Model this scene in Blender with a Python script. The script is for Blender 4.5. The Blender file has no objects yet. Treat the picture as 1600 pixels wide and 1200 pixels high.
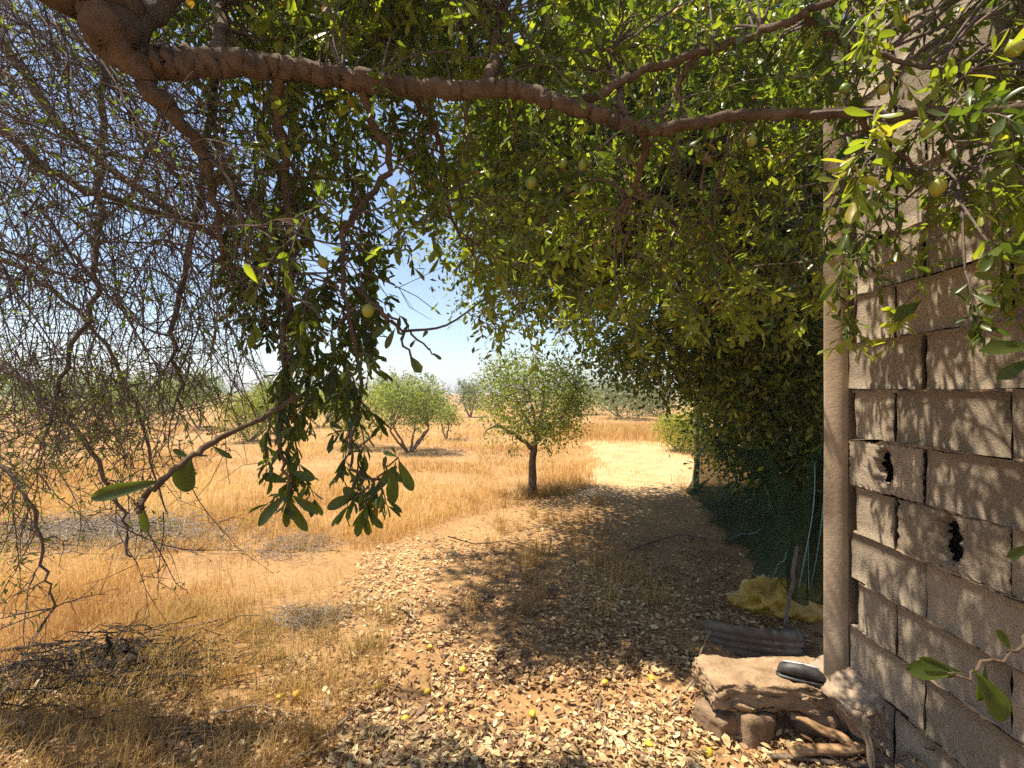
import bpy, math
import numpy as np
from mathutils import Vector

# ------------------------------------------------------------------ scene, camera, light
scene = bpy.context.scene
C = scene.collection
CAMH, F0, CX, CY = 1.5, 700.0, 800.0, 612.0      # eye height, focal length (photo pixels), principal column, horizon row

cam = bpy.data.cameras.new('camera')
cam.sensor_width = 36.0
cam.lens = 36.0 * F0 / 1600.0
cam.shift_y = 12.0 / 1600.0
cam.clip_start = 0.05
cam.clip_end = 3000.0
camo = bpy.data.objects.new('camera', cam)
camo.location = (0, 0, CAMH)
camo.rotation_euler = (math.radians(90), 0, 0)
C.objects.link(camo)
scene.camera = camo

SUN = Vector((0.36, -0.02, -0.93)).normalized()
world = bpy.data.worlds.new('World')
scene.world = world
world.use_nodes = True
wn = world.node_tree
sky = wn.nodes.new('ShaderNodeTexSky')
sky.sky_type = 'NISHITA'
sky.sun_disc = False
sky.sun_elevation = math.asin(-SUN.z)
sky.sun_rotation = math.atan2(-SUN.x, -SUN.y)
sky.air_density = 1.0
sky.dust_density = 0.6
sky.ozone_density = 1.6
bg = wn.nodes['Background']
wn.links.new(sky.outputs[0], bg.inputs[0])
bg.inputs[1].default_value = 0.09

sl = bpy.data.lights.new('sun', 'SUN')
sl.energy = 5.0
sl.angle = math.radians(0.5)
sl.color = (1.0, 0.90, 0.74)
so = bpy.data.objects.new('sun', sl)
so.rotation_euler = SUN.to_track_quat('-Z', 'Y').to_euler()
C.objects.link(so)

scene.view_settings.view_transform = 'Standard'
scene.view_settings.look = 'None'
scene.view_settings.exposure = 1.2
scene.view_settings.gamma = 1.0
scene.view_settings.use_curve_mapping = False
scene.render.engine = 'CYCLES'
scene.cycles.max_bounces = 8
scene.cycles.diffuse_bounces = 4
scene.cycles.transmission_bounces = 5
scene.cycles.transparent_max_bounces = 12
scene.cycles.volume_bounces = 0
scene.cycles.use_denoising = False

rng = np.random.default_rng(11)
U = lambda a, b, n=None: rng.uniform(a, b, n)

# ------------------------------------------------------------------ helpers
def P(px, py, d):
    """photo pixel + distance in front of the eye -> world point"""
    return np.array([d * (px - CX) / F0, d, CAMH - d * (py - CY) / F0])

def G(px, py, lift=0.0):
    """photo pixel -> point on the ground"""
    d = CAMH * F0 / (py - CY)
    x = d * (px - CX) / F0
    return np.array([x, d, gh(x, d) + lift])

def nrm(v):
    v = np.asarray(v, float)
    return v / np.maximum(np.linalg.norm(v, axis=-1, keepdims=True), 1e-9)

_perm = np.random.default_rng(5).uniform(-1, 1, (64, 64))
def vnoise(x, y):
    x = np.asarray(x, float); y = np.asarray(y, float)
    xi = np.floor(x).astype(int); yi = np.floor(y).astype(int)
    fx = x - xi; fy = y - yi
    fx = fx * fx * (3 - 2 * fx); fy = fy * fy * (3 - 2 * fy)
    g = lambda i, j: _perm[i % 64, j % 64]
    return (g(xi, yi) * (1 - fx) + g(xi + 1, yi) * fx) * (1 - fy) + (g(xi, yi + 1) * (1 - fx) + g(xi + 1, yi + 1) * fx) * fy

def gh(x, y):
    x = np.asarray(x, float); y = np.asarray(y, float)
    r = np.hypot(x, y)
    near = np.clip(1 - r / 60, 0, 1)
    return (0.035 * vnoise(x * 0.6, y * 0.6) + 0.014 * vnoise(x * 2.3 + 9, y * 2.3)) * near + 0.006 * vnoise(x * 7, y * 7 + 4) * np.clip(1 - r / 12, 0, 1)

def mesh_tris(name, V, T, tint=None, smooth=False):
    me = bpy.data.meshes.new(name)
    V = np.ascontiguousarray(V, np.float32); T = np.ascontiguousarray(T, np.int32)
    me.vertices.add(len(V)); me.vertices.foreach_set('co', V.ravel())
    me.loops.add(T.size); me.loops.foreach_set('vertex_index', T.ravel())
    me.polygons.add(len(T)); me.polygons.foreach_set('loop_start', np.arange(0, T.size, 3, dtype=np.int32))
    if smooth:
        me.polygons.foreach_set('use_smooth', np.ones(len(T), bool))
    if tint is not None:
        a = me.attributes.new('tint', 'FLOAT', 'POINT')
        a.data.foreach_set('value', np.ascontiguousarray(tint, np.float32))
    me.update(calc_edges=True)
    return me

def link(name, me, mat, parent=None, loc=None):
    o = bpy.data.objects.new(name, me)
    if me is not None and mat is not None and not me.materials:
        me.materials.append(mat)
    C.objects.link(o)
    if loc is not None: o.location = loc
    if parent is not None: o.parent = parent
    return o

def tag(o, label=None, cat=None, group=None, kind=None):
    if label: o['label'] = label
    if cat: o['category'] = cat
    if group: o['group'] = group
    if kind: o['kind'] = kind
    return o

def thing(name, label, cat, group=None):
    o = bpy.data.objects.new(name, None)
    o.empty_display_size = 0.1
    C.objects.link(o)
    return tag(o, label, cat, group)

class MB:
    """collects triangles"""
    def __init__(s): s.V = []; s.T = []; s.A = []; s.n = 0
    def add(s, V, T, a=0.5):
        V = np.asarray(V, float); s.V.append(V); s.T.append(np.asarray(T, int) + s.n)
        s.A.append(np.full(len(V), a) if np.isscalar(a) else np.asarray(a, float)); s.n += len(V)
    def mesh(s, name, smooth=False):
        return mesh_tris(name, np.concatenate(s.V), np.concatenate(s.T), np.concatenate(s.A), smooth)
    def tube(s, pts, radii, sides=5, a=0.5, lump=0.0):
        pts = np.asarray(pts, float); n = len(pts)
        radii = np.broadcast_to(np.asarray(radii, float), (n,))
        t = np.gradient(pts, axis=0); t = nrm(t)
        ref = np.array([0.0, 0, 1]) if abs(t[:, 2]).mean() < 0.8 else np.array([0.0, 1, 0])
        u = nrm(np.cross(t, ref)); w = np.cross(t, u)
        ang = np.linspace(0, 2 * np.pi, sides, endpoint=False)
        r = radii[:, None] * np.ones((n, sides))
        if lump: r = r * (1 + lump * rng.normal(0, 1, (n, sides)))
        V = pts[:, None, :] + (np.cos(ang)[None, :, None] * u[:, None, :] + np.sin(ang)[None, :, None] * w[:, None, :]) * r[:, :, None]
        V = V.reshape(-1, 3)
        i = np.arange(n - 1)[:, None] * sides; j = np.arange(sides)[None, :]; j2 = (j + 1) % sides
        q = np.stack([i + j, i + j2, i + sides + j2, i + sides + j], -1).reshape(-1, 4)
        T = np.concatenate([q[:, [0, 1, 2]], q[:, [0, 2, 3]]])
        c0 = len(V); V = np.concatenate([V, pts[:1] - t[:1] * radii[0] * 0.3, pts[-1:] + t[-1:] * radii[-1] * 0.5])
        jj = np.arange(sides); e = (n - 1) * sides
        T = np.concatenate([T, np.stack([np.full(sides, c0), (jj + 1) % sides, jj], -1),
                            np.stack([np.full(sides, c0 + 1), e + jj, e + (jj + 1) % sides], -1)])
        s.add(V, T, a)

def smooth_path(pts, k=6, jit=0.0):
    """Catmull-Rom through pts"""
    pts = np.asarray(pts, float)
    p = np.concatenate([[2 * pts[0] - pts[1]], pts, [2 * pts[-1] - pts[-2]]])
    out = []
    for i in range(1, len(p) - 2):
        for t in np.linspace(0, 1, k, endpoint=False):
            out.append(0.5 * (2 * p[i] + (p[i + 1] - p[i - 1]) * t + (2 * p[i - 1] - 5 * p[i] + 4 * p[i + 1] - p[i + 2]) * t * t
                              + (-p[i - 1] + 3 * p[i] - 3 * p[i + 1] + p[i + 2]) * t ** 3))
    out.append(pts[-1]); out = np.array(out)
    if jit: out[1:-1] += rng.normal(0, jit, out[1:-1].shape)
    return out

# leaf templates: x along, y across, z out of the blade
LEAF_V = np.array([[0, 0, 0], [.12, 0, 0], [.45, .13, .035], [.45, 0, -.02], [.45, -.13, .035],
                   [.80, .16, .01], [.80, 0, -.05], [.80, -.16, .01], [1.0, 0, -.09]])
LEAF_T = np.array([[0, 2, 3], [0, 3, 4], [2, 5, 6], [2, 6, 3], [3, 6, 7], [3, 7, 4], [5, 8, 6], [6, 8, 7]])
KITE_V = np.array([[0, 0, 0], [.6, .2, .04], [.6, -.2, .04], [1, 0, -.06]])
KITE_T = np.array([[0, 1, 3], [0, 3, 2]])
OVAL_V = np.array([[0, 0, .0], [.28, .15, .05], [.30, 0, 0], [.28, -.15, .02], [.68, .20, .08], [.66, 0, .0], [.66, -.20, .03], [1, .03, .05]])
OVAL_T = np.array([[0, 1, 2], [0, 2, 3], [1, 4, 5], [1, 5, 2], [2, 5, 6], [2, 6, 3], [4, 7, 5], [5, 7, 6]])

_hx = [0, .10, .26, .44, .62, .78, .90, .97]; _hw = [.012, .022, .075, .125, .158, .150, .105, .05]
HERO_V = np.array([p_ for x_, w_ in zip(_hx, _hw) for p_ in ((x_, w_, .25 * w_ - .08 * x_ * x_), (x_, 0, -.02 * min(1, x_ * 4) - .08 * x_ * x_), (x_, -w_, .22 * w_ - .08 * x_ * x_))] + [(1, 0, -.09)])
HERO_T = np.array([t_ for k in range(7) for t_ in ((3 * k, 3 * k + 3, 3 * k + 4), (3 * k, 3 * k + 4, 3 * k + 1), (3 * k + 1, 3 * k + 4, 3 * k + 5), (3 * k + 1, 3 * k + 5, 3 * k + 2))] + [(21, 24, 22), (22, 24, 23)])
CURL_V = np.array([[0, 0, .02], [.25, .10, .16], [.27, 0, 0], [.25, -.13, .10], [.62, .10, .22], [.6, 0, .05], [.6, -.15, .14], [1, 0, .22]])

def leaf_arrays(O, D, N, size, width, tint, TV=LEAF_V, TT=LEAF_T):
    O = np.asarray(O, float); n = len(O)
    D = nrm(D); S = nrm(np.cross(N, D)); N = np.cross(D, S)
    size = np.broadcast_to(size, (n,)); width = np.broadcast_to(width, (n,)); tint = np.broadcast_to(tint, (n,))
    V = O[:, None] + size[:, None, None] * (TV[None, :, 0, None] * D[:, None] + (TV[None, :, 1, None] * width[:, None, None]) * S[:, None] + TV[None, :, 2, None] * N[:, None])
    T = TT[None] + (np.arange(n) * len(TV))[:, None, None]
    return V.reshape(-1, 3), T.reshape(-1, 3), np.repeat(tint, len(TV))

class Leaves:
    def __init__(s): s.O = []; s.D = []; s.N = []; s.S = []; s.W = []; s.A = []
    def add(s, O, D, N, size, width, tint):
        n = len(O); s.O.append(O); s.D.append(D); s.N.append(N)
        s.S.append(np.broadcast_to(size, (n,))); s.W.append(np.broadcast_to(width, (n,))); s.A.append(np.broadcast_to(tint, (n,)))
    def cat(s):
        return [np.concatenate(x) for x in (s.O, s.D, s.N, s.S, s.W, s.A)]
    def mesh(s, name, TV=LEAF_V, TT=LEAF_T):
        V, T, A = leaf_arrays(*s.cat(), TV, TT)
        return mesh_tris(name, V, T, A)

# ------------------------------------------------------------------ materials
def newmat(name):
    m = bpy.data.materials.new(name); m.use_nodes = True
    nt = m.node_tree
    return m, nt, nt.nodes['Principled BSDF'], nt.nodes['Material Output']

def ramp(nt, fac, stops):
    r = nt.nodes.new('ShaderNodeValToRGB')
    e = r.color_ramp.elements
    while len(e) < len(stops): e.new(0.5)
    for k, (p, c) in enumerate(stops):
        e[k].position = p; e[k].color = (*c, 1)
    nt.links.new(fac, r.inputs[0])
    return r.outputs[0]

def noise(nt, scale, detail=4, rough=0.6, coord='Object', vec=None):
    n = nt.nodes.new('ShaderNodeTexNoise')
    n.inputs['Scale'].default_value = scale; n.inputs['Detail'].default_value = detail; n.inputs['Roughness'].default_value = rough
    if vec is None:
        t = nt.nodes.new('ShaderNodeTexCoord'); vec = t.outputs[coord]
    nt.links.new(vec, n.inputs['Vector'])
    return n.outputs['Fac']

def mixc(nt, fac, a, b, mode='MIX'):
    m = nt.nodes.new('ShaderNodeMix'); m.data_type = 'RGBA'; m.blend_type = mode
    for sock, v in ((m.inputs[0], fac), (m.inputs[6], a), (m.inputs[7], b)):
        if hasattr(v, 'node'): nt.links.new(v, sock)
        else: sock.default_value = v if not isinstance(v, tuple) else (*v, 1)
    return m.outputs[2]

def bump(nt, bsdf, height, strength, dist):
    b = nt.nodes.new('ShaderNodeBump'); b.inputs['Strength'].default_value = strength; b.inputs['Distance'].default_value = dist
    nt.links.new(height, b.inputs['Height']); nt.links.new(b.outputs[0], bsdf.inputs['Normal'])

def leaf_mat(name, stops, trans=0.4, rough=0.45, tgain=(1.25, 1.25, 0.6)):
    m, nt, b, out = newmat(name)
    at = nt.nodes.new('ShaderNodeAttribute'); at.attribute_name = 'tint'
    col = ramp(nt, at.outputs['Fac'], stops)
    nt.links.new(col, b.inputs['Base Color'])
    b.inputs['Roughness'].default_value = rough
    b.inputs['Specular IOR Level'].default_value = 0.45
    if trans > 0:
        t = nt.nodes.new('ShaderNodeBsdfTranslucent')
        nt.links.new(mixc(nt, 1.0, col, tgain, 'MULTIPLY'), t.inputs['Color'])
        mx = nt.nodes.new('ShaderNodeMixShader'); mx.inputs[0].default_value = trans
        nt.links.new(b.outputs[0], mx.inputs[1]); nt.links.new(t.outputs[0], mx.inputs[2])
        nt.links.new(mx.outputs[0], out.inputs['Surface'])
    return m

def plain_mat(name, c1, c2, scale=20, rough=0.85, bstr=0.5, bdist=0.01, bscale=None, spec=0.3, detail=6):
    m, nt, b, out = newmat(name)
    f = noise(nt, scale, detail)
    nt.links.new(ramp(nt, f, [(0.3, c1), (0.7, c2)]), b.inputs['Base Color'])
    b.inputs['Roughness'].default_value = rough; b.inputs['Specular IOR Level'].default_value = spec
    if bstr: bump(nt, b, noise(nt, bscale or scale * 3, 6, 0.65), bstr, bdist)
    return m

M_leaf = leaf_mat('tree_leaf', [(0.0, (.052, .075, .018)), (0.4, (.11, .148, .026)), (0.75, (.215, .25, .036)), (0.93, (.33, .34, .05)), (1.0, (.34, .19, .05))], 0.56, 0.33, (1.45, 1.6, 0.5))
M_leafB = leaf_mat('crown_leaf', [(0.0, (.040, .062, .018)), (0.45, (.090, .122, .024)), (0.8, (.215, .245, .036)), (1.0, (.32, .32, .05))], 0.5, 0.33, (1.45, 1.6, 0.5))  # top stops put sunlit brightness into the leaf colour, low stops the dark interior
M_olive = leaf_mat('olive_leaf', [(0.0, (.10, .15, .030)), (0.5, (.20, .265, .045)), (0.85, (.33, .37, .065)), (1.0, (.42, .37, .10))], 0.5, 0.5)
M_limebush = leaf_mat('lime_leaf', [(0.0, (.14, .18, .015)), (0.5, (.25, .29, .02)), (1.0, (.36, .36, .035))], 0.45, 0.5)
M_greyleaf = leaf_mat('grey_leaf', [(0.0, (.12, .145, .06)), (0.5, (.18, .215, .085)), (1.0, (.25, .27, .11))], 0.3, 0.6)
M_dryleaf = leaf_mat('dry_leaf', [(0.0, (.11, .055, .028)), (0.25, (.24, .13, .06)), (0.5, (.43, .28, .13)), (0.8, (.58, .44, .22)), (1.0, (.66, .54, .31))], 0.2, 0.6, (1.1, 1.0, 0.8))
M_grass = leaf_mat('dry_grass', [(0.0, (.31, .165, .055)), (0.3, (.50, .295, .085)), (0.7, (.65, .435, .145)), (1.0, (.74, .56, .25))], 0.3, 0.6, (1.1, 1.0, 0.8))
M_greengrass = leaf_mat('mixed_grass', [(0.0, (.14, .12, .03)), (0.3, (.30, .20, .05)), (0.65, (.48, .29, .085)), (1.0, (.60, .40, .15))], 0.3, 0.6, (1.1, 1.0, 0.8))

def bark_mat(name, c1, c2, s=1.0, bs=0.9):
    m, nt, b, out = newmat(name)
    f = noise(nt, 14 * s, 8, 0.7)
    nt.links.new(ramp(nt, f, [(0.3, c1), (0.7, c2)]), b.inputs['Base Color'])
    b.inputs['Roughness'].default_value = 0.9; b.inputs['Specular IOR Level'].default_value = 0.2
    bump(nt, b, noise(nt, 48 * s, 8, 0.75), bs, 0.022)
    return m
M_bark = bark_mat('bark', (.065, .043, .028), (.24, .17, .115))
M_twig = bark_mat('twig', (.115, .085, .072), (.28, .215, .185))
M_dead = bark_mat('dead_wood', (.12, .085, .065), (.27, .205, .16))
M_paleWood = bark_mat('pale_stick', (.30, .22, .14), (.52, .40, .27))
M_blackwood = bark_mat('charred_wood', (.022, .016, .013), (.06, .045, .035))

# ------------------------------------------------------------------ ground, path, hills
ZC = np.array([0.0, 1.8, 3.0, 4.4, 5.5, 7.0, 10.0, 14.0, 24.0])
XL = np.array([-0.5, -0.85, -1.45, -1.4, -0.50, 1.05, 1.6, 2.1, 3.0])
XR = np.array([1.5, 1.9, 2.2, 2.4, 2.6, 2.95, 4.1, 5.2, 7.0])
def clear_mask(x, y):
    """1 inside the trodden clearing and path, 0 in the grass"""
    l = np.interp(y, ZC, XL); r = np.interp(y, ZC, XR)
    w = 0.12 + 0.03 * y
    e = vnoise(x * 1.7 + 3, y * 1.7) * 0.30
    m = np.clip((x - l + e) / w, 0, 1) * np.clip((r - x + e) / w, 0, 1)
    return m * np.clip((13.6 - y + e * 2) / 0.8, 0, 1)

m, nt, b, out = newmat('earth')
f1 = noise(nt, 1.4, 6, 0.65); f2 = noise(nt, 28, 6, 0.7); f3 = noise(nt, 140, 4, 0.7)
c = ramp(nt, f1, [(0.3, (.22, .115, .05)), (0.55, (.36, .205, .085)), (0.75, (.50, .31, .14))])
c = mixc(nt, 0.55, c, ramp(nt, f2, [(0.3, (.20, .115, .055)), (0.55, (.44, .265, .12)), (0.75, (.60, .43, .23))]))
nt.links.new(c, b.inputs['Base Color']); b.inputs['Roughness'].default_value = 0.95; b.inputs['Specular IOR Level'].default_value = 0.1
ad = nt.nodes.new('ShaderNodeMath'); ad.operation = 'ADD'; nt.links.new(f2, ad.inputs[0]); nt.links.new(f3, ad.inputs[1])
bump(nt, b, ad.outputs[0], 0.7, 0.02)
M_earth = m
m, nt, b, out = newmat('path_dust')
f1 = noise(nt, 2.2, 6, 0.6); f2 = noise(nt, 45, 5, 0.7)
c = ramp(nt, f1, [(0.3, (.36, .215, .10)), (0.55, (.50, .325, .16)), (0.8, (.58, .40, .22))])
c = mixc(nt, 0.35, c, ramp(nt, f2, [(0.35, (.33, .20, .10)), (0.65, (.62, .44, .25))]))
nt.links.new(c, b.inputs['Base Color']); b.inputs['Roughness'].default_value = 0.95; b.inputs['Specular IOR Level'].default_value = 0.1
bump(nt, b, f2, 0.6, 0.012)
M_path = m

def warp(n, near, far):
    u = np.linspace(-1, 1, n)
    k = 6.5
    return np.sinh(u * k) / np.sinh(k) * far
gx = warp(321, 0, 900); gy = warp(321, 0, 900) + 3
X, Y = np.meshgrid(gx, gy, indexing='ij')
V = np.stack([X, Y, gh(X, Y)], -1).reshape(-1, 3)
n = len(gx)
i = (np.arange(n - 1)[:, None] * n + np.arange(n - 1)[None]).reshape(-1)
q = np.stack([i, i + n, i + n + 1, i + 1], -1)
tag(link('ground', mesh_tris('ground', V, np.concatenate([q[:, [0, 1, 2]], q[:, [0, 2, 3]]]), smooth=True), M_earth), kind='structure')

# path sheet: rows along y, following the trodden track
rows = np.linspace(6.3, 13.6, 90)
cols = np.linspace(0, 1, 40)
V = []
for y in rows:
    l, r = np.interp(y, ZC, XL), np.interp(y, ZC, XR)
    if y < 6.2:
        t = np.clip((6.2 - y) / 2.5, 0, 1)
        l2, r2 = l + (0.9 - 0.0) * t + 0.25, r - 0.5 * t
    else: l2, r2 = l + .1, r - .1
    l2 += 0.30 * vnoise(y * 1.4, 3.3) + .12 * vnoise(y * 5, 1.7); r2 += 0.30 * vnoise(y * 1.4, 8.8) + .12 * vnoise(y * 5, 6.1)
    xs = l2 + (r2 - l2) * cols
    edge = np.minimum(cols, 1 - cols) * (r2 - l2)
    lift = np.minimum(0.004 + edge * 0.02, 0.010)
    lift = np.where((cols == 0) | (cols == 1) | (y == rows[0]), -0.012, lift)
    V.append(np.stack([xs, np.full(40, y), gh(xs, np.full(40, y)) + lift], -1))
V = np.concatenate(V)
i = (np.arange(len(rows) - 1)[:, None] * 40 + np.arange(39)[None]).reshape(-1)
q = np.stack([i, i + 1, i + 41, i + 40], -1)
tag(link('path', mesh_tris('path', V, np.concatenate([q[:, [0, 1, 2]], q[:, [0, 2, 3]]]), smooth=True), M_path), kind='structure')

a = np.radians(np.linspace(-75, 75, 160))
mb = MB()
hb = 9 + 6 * vnoise(a * 6 + 2, a * 0) + 2.5 * vnoise(a * 25, a * 0 + 7)
V = []
for R, hf in ((420, -0.15), (520, 0.75), (640, 1.0), (760, 0.0)):
    V.append(np.stack([R * np.sin(a), R * np.cos(a), np.maximum(hb, 2) * hf], -1))
V = np.concatenate(V)
i = (np.arange(3)[:, None] * 160 + np.arange(159)[None]).reshape(-1)
q = np.stack([i, i + 1, i + 161, i + 160], -1)
mb.add(V, np.concatenate([q[:, [0, 1, 2]], q[:, [0, 2, 3]]]))
M_hill = plain_mat('hill_scrub', (.07, .09, .05), (.15, .14, .08), 0.08, 0.95, 0.0)
tag(link('hills', mb.mesh('hills', True), M_hill), kind='structure')

# ------------------------------------------------------------------ block wall
m, nt, b, out = newmat('block_concrete')
oi = nt.nodes.new('ShaderNodeObjectInfo')
geo = nt.nodes.new('ShaderNodeNewGeometry')
f0 = noise(nt, 3.0, 4, 0.6, vec=geo.outputs['Position']); f2 = noise(nt, 45, 6, 0.8, vec=geo.outputs['Position']); f3 = noise(nt, 150, 4, 0.75, vec=geo.outputs['Position'])
c = ramp(nt, f0, [(0.25, (.29, .235, .17)), (0.5, (.44, .37, .28)), (0.75, (.56, .49, .38))])
c = mixc(nt, 0.6, c, ramp(nt, f3, [(0.3, (.15, .11, .07)), (0.48, (.42, .33, .23)), (0.72, (.64, .54, .41))]))
mr = nt.nodes.new('ShaderNodeMapRange'); mr.inputs[3].default_value = 0.70; mr.inputs[4].default_value = 1.22
nt.links.new(oi.outputs['Random'], mr.inputs[0])
c = mixc(nt, 1.0, c, mr.outputs[0], 'MULTIPLY')
nt.links.new(c, b.inputs['Base Color']); b.inputs['Roughness'].default_value = 0.95; b.inputs['Specular IOR Level'].default_value = 0.09
ad = nt.nodes.new('ShaderNodeMath'); ad.operation = 'ADD'; nt.links.new(f2, ad.inputs[0]); nt.links.new(f3, ad.inputs[1])
bump(nt, b, ad.outputs[0], 1.0, 0.018)
M_block = m
M_mortar = plain_mat('mortar', (.22, .16, .11), (.36, .27, .19), 25, 0.95, 0.8, 0.01)
M_plaster = plain_mat('plaster', (.22, .165, .11), (.40, .315, .225), 3.5, 0.95, 0.45, 0.006, 45)
M_dark = plain_mat('cavity', (.05, .04, .03), (.09, .07, .05), 20, 0.95, 0)

WX, WEND, WLEN = 1.44, 1.92, 0.39
wall = thing('block_wall', 'rough grey concrete block wall with open joints standing beside the path', 'wall')
def block_mesh(L, H=0.1925, D=0.17, hole=None, seed=0):
    """front face on -x as a grid with rough rim; y along the wall, z up; origin at front lower corner"""
    r = np.random.default_rng(seed)
    ny, nz = (30, 20) if hole else (7, 5)
    ys = np.linspace(0, L, ny); zs = np.linspace(0, H, nz)
    Yg, Zg = np.meshgrid(ys, zs, indexing='ij')
    Xg = r.normal(0, 0.0016, Yg.shape)
    rim = (Yg == 0) | (Yg == L) | (Zg == 0) | (Zg == H)
    Xg[rim] += 0.002 + np.abs(r.normal(0, 0.003, rim.sum()))
    Yj = Yg + np.where((Yg == 0) | (Yg == L), r.normal(0, 0.0018, Yg.shape), 0); Zj = Zg + np.where((Zg == 0) | (Zg == H), r.normal(0, 0.0018, Yg.shape), 0)
    if hole:
        hy, hz, ry, rz = hole
        a2 = ((Yg - hy) / ry) ** 2 + ((Zg - hz) / rz) ** 2 + 0.10 * r.normal(0, 1, Yg.shape)
        inh = a2 < 1; Xg = np.where(inh, 0.03 + r.normal(0, .006, Yg.shape), Xg)
    V = np.stack([Xg, Yj, Zj], -1).reshape(-1, 3)
    i = (np.arange(ny - 1)[:, None] * nz + np.arange(nz - 1)[None]).reshape(-1)
    q = np.stack([i, i + 1, i + nz + 1, i + nz], -1)
    if hole: q = q[~inh.reshape(-1)[q].all(1)]
    T = [q[:, [0, 1, 2]], q[:, [0, 2, 3]]]
    # sides back to depth D
    ring = [k * nz for k in range(ny)] + [(ny - 1) * nz + k for k in range(1, nz)] + [k * nz + nz - 1 for k in range(ny - 2, -1, -1)] + [k for k in range(nz - 2, 0, -1)]
    back = V[ring].copy(); back[:, 0] = D
    nb = len(V); V = np.concatenate([V, back]); R = len(ring)
    k = np.arange(R); k2 = (k + 1) % R; rg = np.array(ring)
    T += [np.stack([rg[k], nb + k, nb + k2], -1), np.stack([rg[k], nb + k2, rg[k2]], -1)]
    return mesh_tris('concrete_block', V, np.concatenate(T))
full = [block_mesh(WLEN - 0.009, seed=s) for s in range(6)]
half = [block_mesh(WLEN / 2 - 0.009, seed=20 + s) for s in range(3)]
holeA = block_mesh(WLEN - 0.009, hole=(0.275, 0.095, 0.045, 0.075), seed=41)
holeB = block_mesh(WLEN - 0.009, hole=(0.18, 0.10, 0.04, 0.08), seed=42)
for me in full + half + [holeA, holeB]: me.materials.append(M_block)
r2 = np.random.default_rng(8)
for k in range(-8, 8):
    z0 = 1.508 + 0.2 * k
    if z0 < -0.12: continue
    odd = (k % 2 == 0)
    y1 = WEND + (0.155 if odd else -0.04) - (0.15 if odd else 0)
    yy = 1.566 + WLEN * 0 if odd else 1.686
    edges = []
    e = yy
    while e > -1.4: edges.append(e); e -= WLEN
    spans = [(yy, WEND)] + [(edges[j + 1], edges[j]) for j in range(len(edges) - 1)]
    for (a0, a1) in spans:
        L = a1 - a0
        if L > 0.37: me = full[r2.integers(6)]
        elif L > 0.17 and L < 0.25: me = half[r2.integers(3)]
        else:
            me = block_mesh(L - 0.009, seed=int(r2.integers(1000))); me.materials.append(M_block)
        if k == -2 and a1 == WEND:
            me = block_mesh(L - 0.009, hole=(L * 0.47, 0.10, 0.040, 0.078), seed=61); me.materials.append(M_block)
        elif k == 4 and a1 == WEND:
            me = block_mesh(L - 0.009, hole=(L * 0.5, 0.12, 0.045, 0.07), seed=62); me.materials.append(M_block)
        elif k == -3 and 0.95 < a0 < 1.3:
            me = holeB
        o = link('concrete_block', me, None, wall)
        o.location = (WX + r2.normal(0, 0.0028), a0 + 0.0045 + r2.normal(0, 0.002), z0 + r2.normal(0, 0.002))
        o.rotation_euler = (r2.normal(0, 0.006), r2.normal(0, 0.006), r2.normal(0, 0.007))
def boxmesh(name, x0, x1, y0, y1, z0, z1):
    V = np.array([[x, y, z] for x in (x0, x1) for y in (y0, y1) for z in (z0, z1)])
    q = np.array([[0, 1, 3, 2], [4, 6, 7, 5], [0, 4, 5, 1], [2, 3, 7, 6], [0, 2, 6, 4], [1, 5, 7, 3]])
    return mesh_tris(name, V, np.concatenate([q[:, [0, 1, 2]], q[:, [0, 2, 3]]]))
# mortar core, with its front 18 mm behind the faces, open pocket depth behind the holes comes from the block itself
link('mortar', boxmesh('mortar', WX + 0.125, WX + 0.155, -1.35, WEND - 0.005, -0.1, 3.08), M_mortar, wall)
# ragged mortar left in parts of the joints
mb = MB()
for k in range(-7, 8):
    z0 = 1.508 + 0.2 * k - 0.005
    y = -0.3
    while y < WEND:
        L = r2.uniform(0.05, 0.22)
        if r2.random() < 0.8:
            nn = max(3, int(L / 0.025)); yy2 = np.linspace(y, min(y + L, WEND - .01), nn)
            pts = np.stack([WX + 0.0165 + r2.normal(0, .003, nn), yy2, z0 + r2.normal(0, .0015, nn)], -1)
            mb.tube(pts, 0.0078 + r2.uniform(-.0015, .003, nn), 5)
        y += L
o = link('joint_mortar', mb.mesh('joint_mortar'), M_mortar, wall); o['kind'] = 'stuff'
# plastered pillar at the far end
nz, nw = 60, 6
zz = np.linspace(-0.1, 3.08, nz)
V = []
for z in zz:
    e = 0.008 * vnoise(z * 6, 2.2); w = 0.012 * vnoise(z * 3, 5.1)
    V += [[WX + 0.17, WEND + .010, z], [WX + .004, WEND + .006, z], [WX - .004, WEND - .006 + e * .5, z], [WX - .040 + w * .1, WEND + .012 + e * .5, z], [WX - .079 + w * .15, WEND + .030 + e * .5, z], [WX - .081 + w * .15, WEND + .033, z], [WX + 0.17, WEND + 0.19, z]]
V = np.array(V); cN = 7
i = (np.arange(nz - 1)[:, None] * cN + np.arange(cN)[None])
j = (np.arange(nz - 1)[:, None] * cN + (np.arange(cN)[None] + 1) % cN)
q = np.stack([i, i + cN, j + cN, j], -1).reshape(-1, 4)
top = [[(nz - 1) * cN, (nz - 1) * cN + t, (nz - 1) * cN + t + 1] for t in range(1, cN - 1)]
link('pillar', mesh_tris('pillar', V, np.concatenate([q[:, [0, 1, 2]], q[:, [0, 2, 3]], np.array(top)])), M_plaster, wall)

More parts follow.
